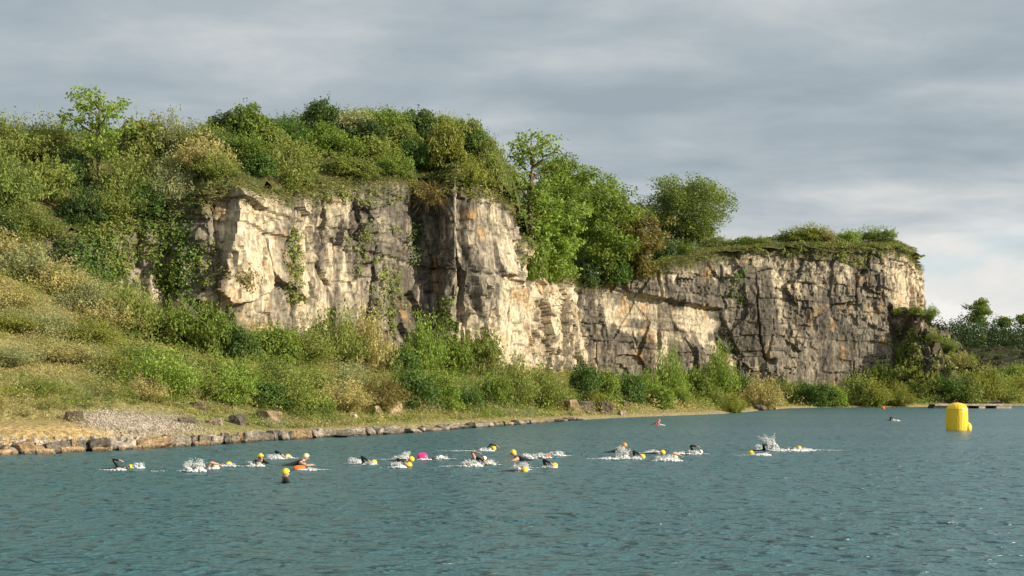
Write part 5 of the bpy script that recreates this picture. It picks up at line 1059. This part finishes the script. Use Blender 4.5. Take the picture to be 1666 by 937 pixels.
# ------------------------------------------------------------------ splashes
def foam_mat():
    m, t = mat('foam'); p = N(t, 'ShaderNodeBsdfPrincipled', i_Roughness=.35); p.inputs['Base Color'].default_value = (.84, .86, .86, 1)
    tr = N(t, 'ShaderNodeBsdfTranslucent'); tr.inputs[0].default_value = (.8, .85, .86, 1); mx = N(t, 'ShaderNodeMixShader', i_0=.25); L(t, p.outputs[0], mx.inputs[1]); L(t, tr.outputs[0], mx.inputs[2]); out(t, mx.outputs[0]); return m
M_FOAM = foam_mat()
bm = bmesh.new(); bmesh.ops.create_icosphere(bm, subdivisions=1, radius=1.0); IV = np.array([v.co[:] for v in bm.verts]); IF = np.array([[v.index for v in f.verts] for f in bm.faces]); bm.free()
def splash(px, py, w, h, label, seed, lean=0., wake=0., wake_dir=-1, jets=9, heap=1.0):
    """w, h in metres; foam heap on the water, ballistic jets of drops, and a streaky wake"""
    rng = np.random.RandomState(seed); P, Sz = [], []
    n = int(330 * w * heap); a = rng.uniform(0, 6.28, n); q = np.sqrt(rng.rand(n)); X_ = np.cos(a) * q * w / 2; Y_ = np.sin(a) * q * w * .22
    env = np.maximum(0, 1 - (2 * X_ / w) ** 2) * (.5 + .5 * vn(X_ * 7, Y_ * 7, seed, seed)); z = env * h * .5 * rng.rand(n)
    P.append(np.stack([X_, Y_, z + .005], 1)); Sz.append(np.stack([rng.uniform(.008, .044, n)] * 3, 1) * np.array([1.5, 1.2, .8]))
    for i in range(jets):
        x0 = rng.uniform(-.35, .35) * w; y0 = rng.uniform(-.1, .1) * w; hh = h * rng.uniform(.45, 1.0) * (1 - .5 * abs(2 * x0 / w)); dx = (lean + rng.normal() * .25) * hh; dy = rng.normal() * .15 * hh
        k = rng.randint(26, 60); t = rng.rand(k) ** .8; sp_ = .03 + .09 * t
        P.append(np.stack([x0 + dx * t + rng.normal(size=k) * sp_ * .5, y0 + dy * t + rng.normal(size=k) * sp_ * .5, hh * (1.6 * t - .6 * t * t) + rng.normal(size=k) * .02], 1))
        s0 = (.024 - .016 * t) * rng.uniform(.5, 1.2, k); Sz.append(np.stack([s0, s0, s0 * rng.uniform(.9, 1.8, k)], 1))
    if wake:
        k = int(75 * wake); t = rng.rand(k) ** 1.3; P.append(np.stack([wake_dir * (w * .3 + wake * t), .10 * wake * (t * .6) * np.sign(rng.rand(k) - .5) * rng.rand(k) + .05 * rng.normal(size=k) + .05 * np.sin(t * 9 + seed), .012 + .03 * rng.rand(k) * (1 - t)], 1))
        s0 = (.028 - .017 * t) * rng.uniform(.3, 1.1, k); Sz.append(np.stack([s0 * 2.2, s0, s0 * .4], 1))
    P = np.vstack(P); Sz = np.vstack(Sz); P[:, 2] = np.maximum(P[:, 2], .004); n = len(P)
    V = (IV[None] * Sz[:, None] * (1 + .18 * rng.normal(size=(n, len(IV), 1))) + P[:, None]).reshape(-1, 3); Fc = (IF[None] + (np.arange(n) * len(IV))[:, None, None]).reshape(-1, 3)
    X0, Y0 = water_at(px, py); o = link('water_splash', new_mesh('water_splash', V, Fc, (M_FOAM,), True), loc=(X0, Y0, 0))
    return tag(o, label, kind='stuff')
for (px, py, w, h, lb, le, wk, wd, jt_, hp) in [
    (223, 762, .45, .28, 'spray thrown up ahead of the leftmost swimmer', .3, .3, 1, 8, 1), (192, 765, .5, .08, 'foam at the feet of the leftmost swimmer', 0, .5, -1, 3, .6), (316, 767, .75, .58, 'big white splash of kicking feet between the left swimmers', -.1, 1.2, -1, 22, 1.8),
    (347, 764, .4, .12, 'foam round the pale cap', 0, 0, 1, 4, 1), (371, 759, .5, .12, 'foam round the low yellow cap', 0, .4, 1, 4, 1), (415, 759, .6, .22, 'foam beside the swimmer facing the camera', -.2, .3, -1, 7, 1.6), (448, 747, .65, .26, 'white water under the bent black arm', -.3, .3, -1, 10, 2.0), (468, 746, .4, .14, 'foam at the cap behind the orange float', .3, .3, 1, 5, .8),
    (499, 765, .6, .1, 'streaks of foam by the orange float', 0, .6, 1, 3, .6), (578, 755, .55, .30, 'ring of white spray left of the raised black arm', -.5, .3, -1, 12, 1.8), (600, 756, .5, .14, 'foam along the body under the black arm', .4, .2, 1, 4, 1), (652, 748, .7, .22, 'spray left of the pink float', 0, .8, -1, 10, 1), (661, 746, .35, .36, 'upright jet of spray left of the pink float', 0, 0, 1, 8, .8),
    (648, 761, .5, .28, 'white water behind the swimmer in front of the pink float', -.3, .7, -1, 9, 1.8), (716, 747, .55, .2, 'small spray right of the pink float', 0, .5, 1, 6, 1), (690, 748, .5, .05, 'thin foam round the pink float', 0, 0, 1, 2, .6), (790, 734, .7, .2, 'white water under the reaching arm', .2, 1.8, -1, 6, 1.6), (768, 759, .75, .34, 'white water heaped behind the centre pair', -.4, 1.0, -1, 12, 2.0),
    (795, 756, .5, .2, 'spray ahead of the centre pair', .3, .3, 1, 7, 1), (857, 746, .5, .3, 'jet of spray right of the bare shoulder', 0, .3, 1, 10, 1.2), (848, 765, .55, .4, 'thin veil of spray over the lowest centre cap', -.2, .3, 1, 12, .8), (880, 745, .8, .25, 'foam trailing behind the red cap', .2, .3, -1, 9, 1.4), (907, 742, .6, .28, 'foam ringing the yellow cap right of the red one', .1, .6, 1, 10, 1.5), (893, 761, .5, .1, 'foam behind the black-shouldered swimmer', 0, .5, -1, 4, .8),
    (1012, 746, .5, .62, 'tall white column of spray below the orange cap', 0, .9, -1, 24, 2.2), (990, 747, .8, .1, 'low foam left of the tall spray', 0, .6, -1, 3, 1.2), (1030, 747, .6, .16, 'foam under the long black arm', .2, .2, 1, 5, 1), (1064, 737, .8, .16, 'foam at the far side of the wide splash', 0, .5, -1, 6, 1.2), (1085, 750, 1.1, .3, 'wide low splash full of white water', .4, .2, 1, 14, 2.0), (1128, 739, .6, .22, 'white water under the arching shoulder', -.2, .5, 1, 8, 1.8), (1105, 739, .5, .14, 'foam between the wide splash and arching shoulder', .2, .3, -1, 3, .8),
    (1240, 741, .7, .16, 'white water beside the cap turned back', .3, .9, -1, 5, 1.6), (1236, 732, .45, .34, 'white spray left of the square bent arm', -.1, 0, -1, 10, 2.0), (1258, 733, .6, 1.0, 'highest spray arching up and left over the right group', -.55, 0, 1, 26, 2.0), (1285, 734, 1.6, .2, 'long band of white water in the right group', .2, 0, 1, 10, 1.6), (1310, 733, .8, .16, 'streak of white water ahead of the leading swimmer', .4, 1.4, 1, 6, 1.0), (1458, 685, .6, .2, 'small splash ahead of the far swimmer', .3, .3, 1, 5, 1), (1076, 692, .5, .1, 'tiny foam at the most distant red cap', .2, 0, 1, 3, 1)]:
    splash(px, py, w, h * .85, lb, 700 + px, le, wk, wd, jt_, hp)
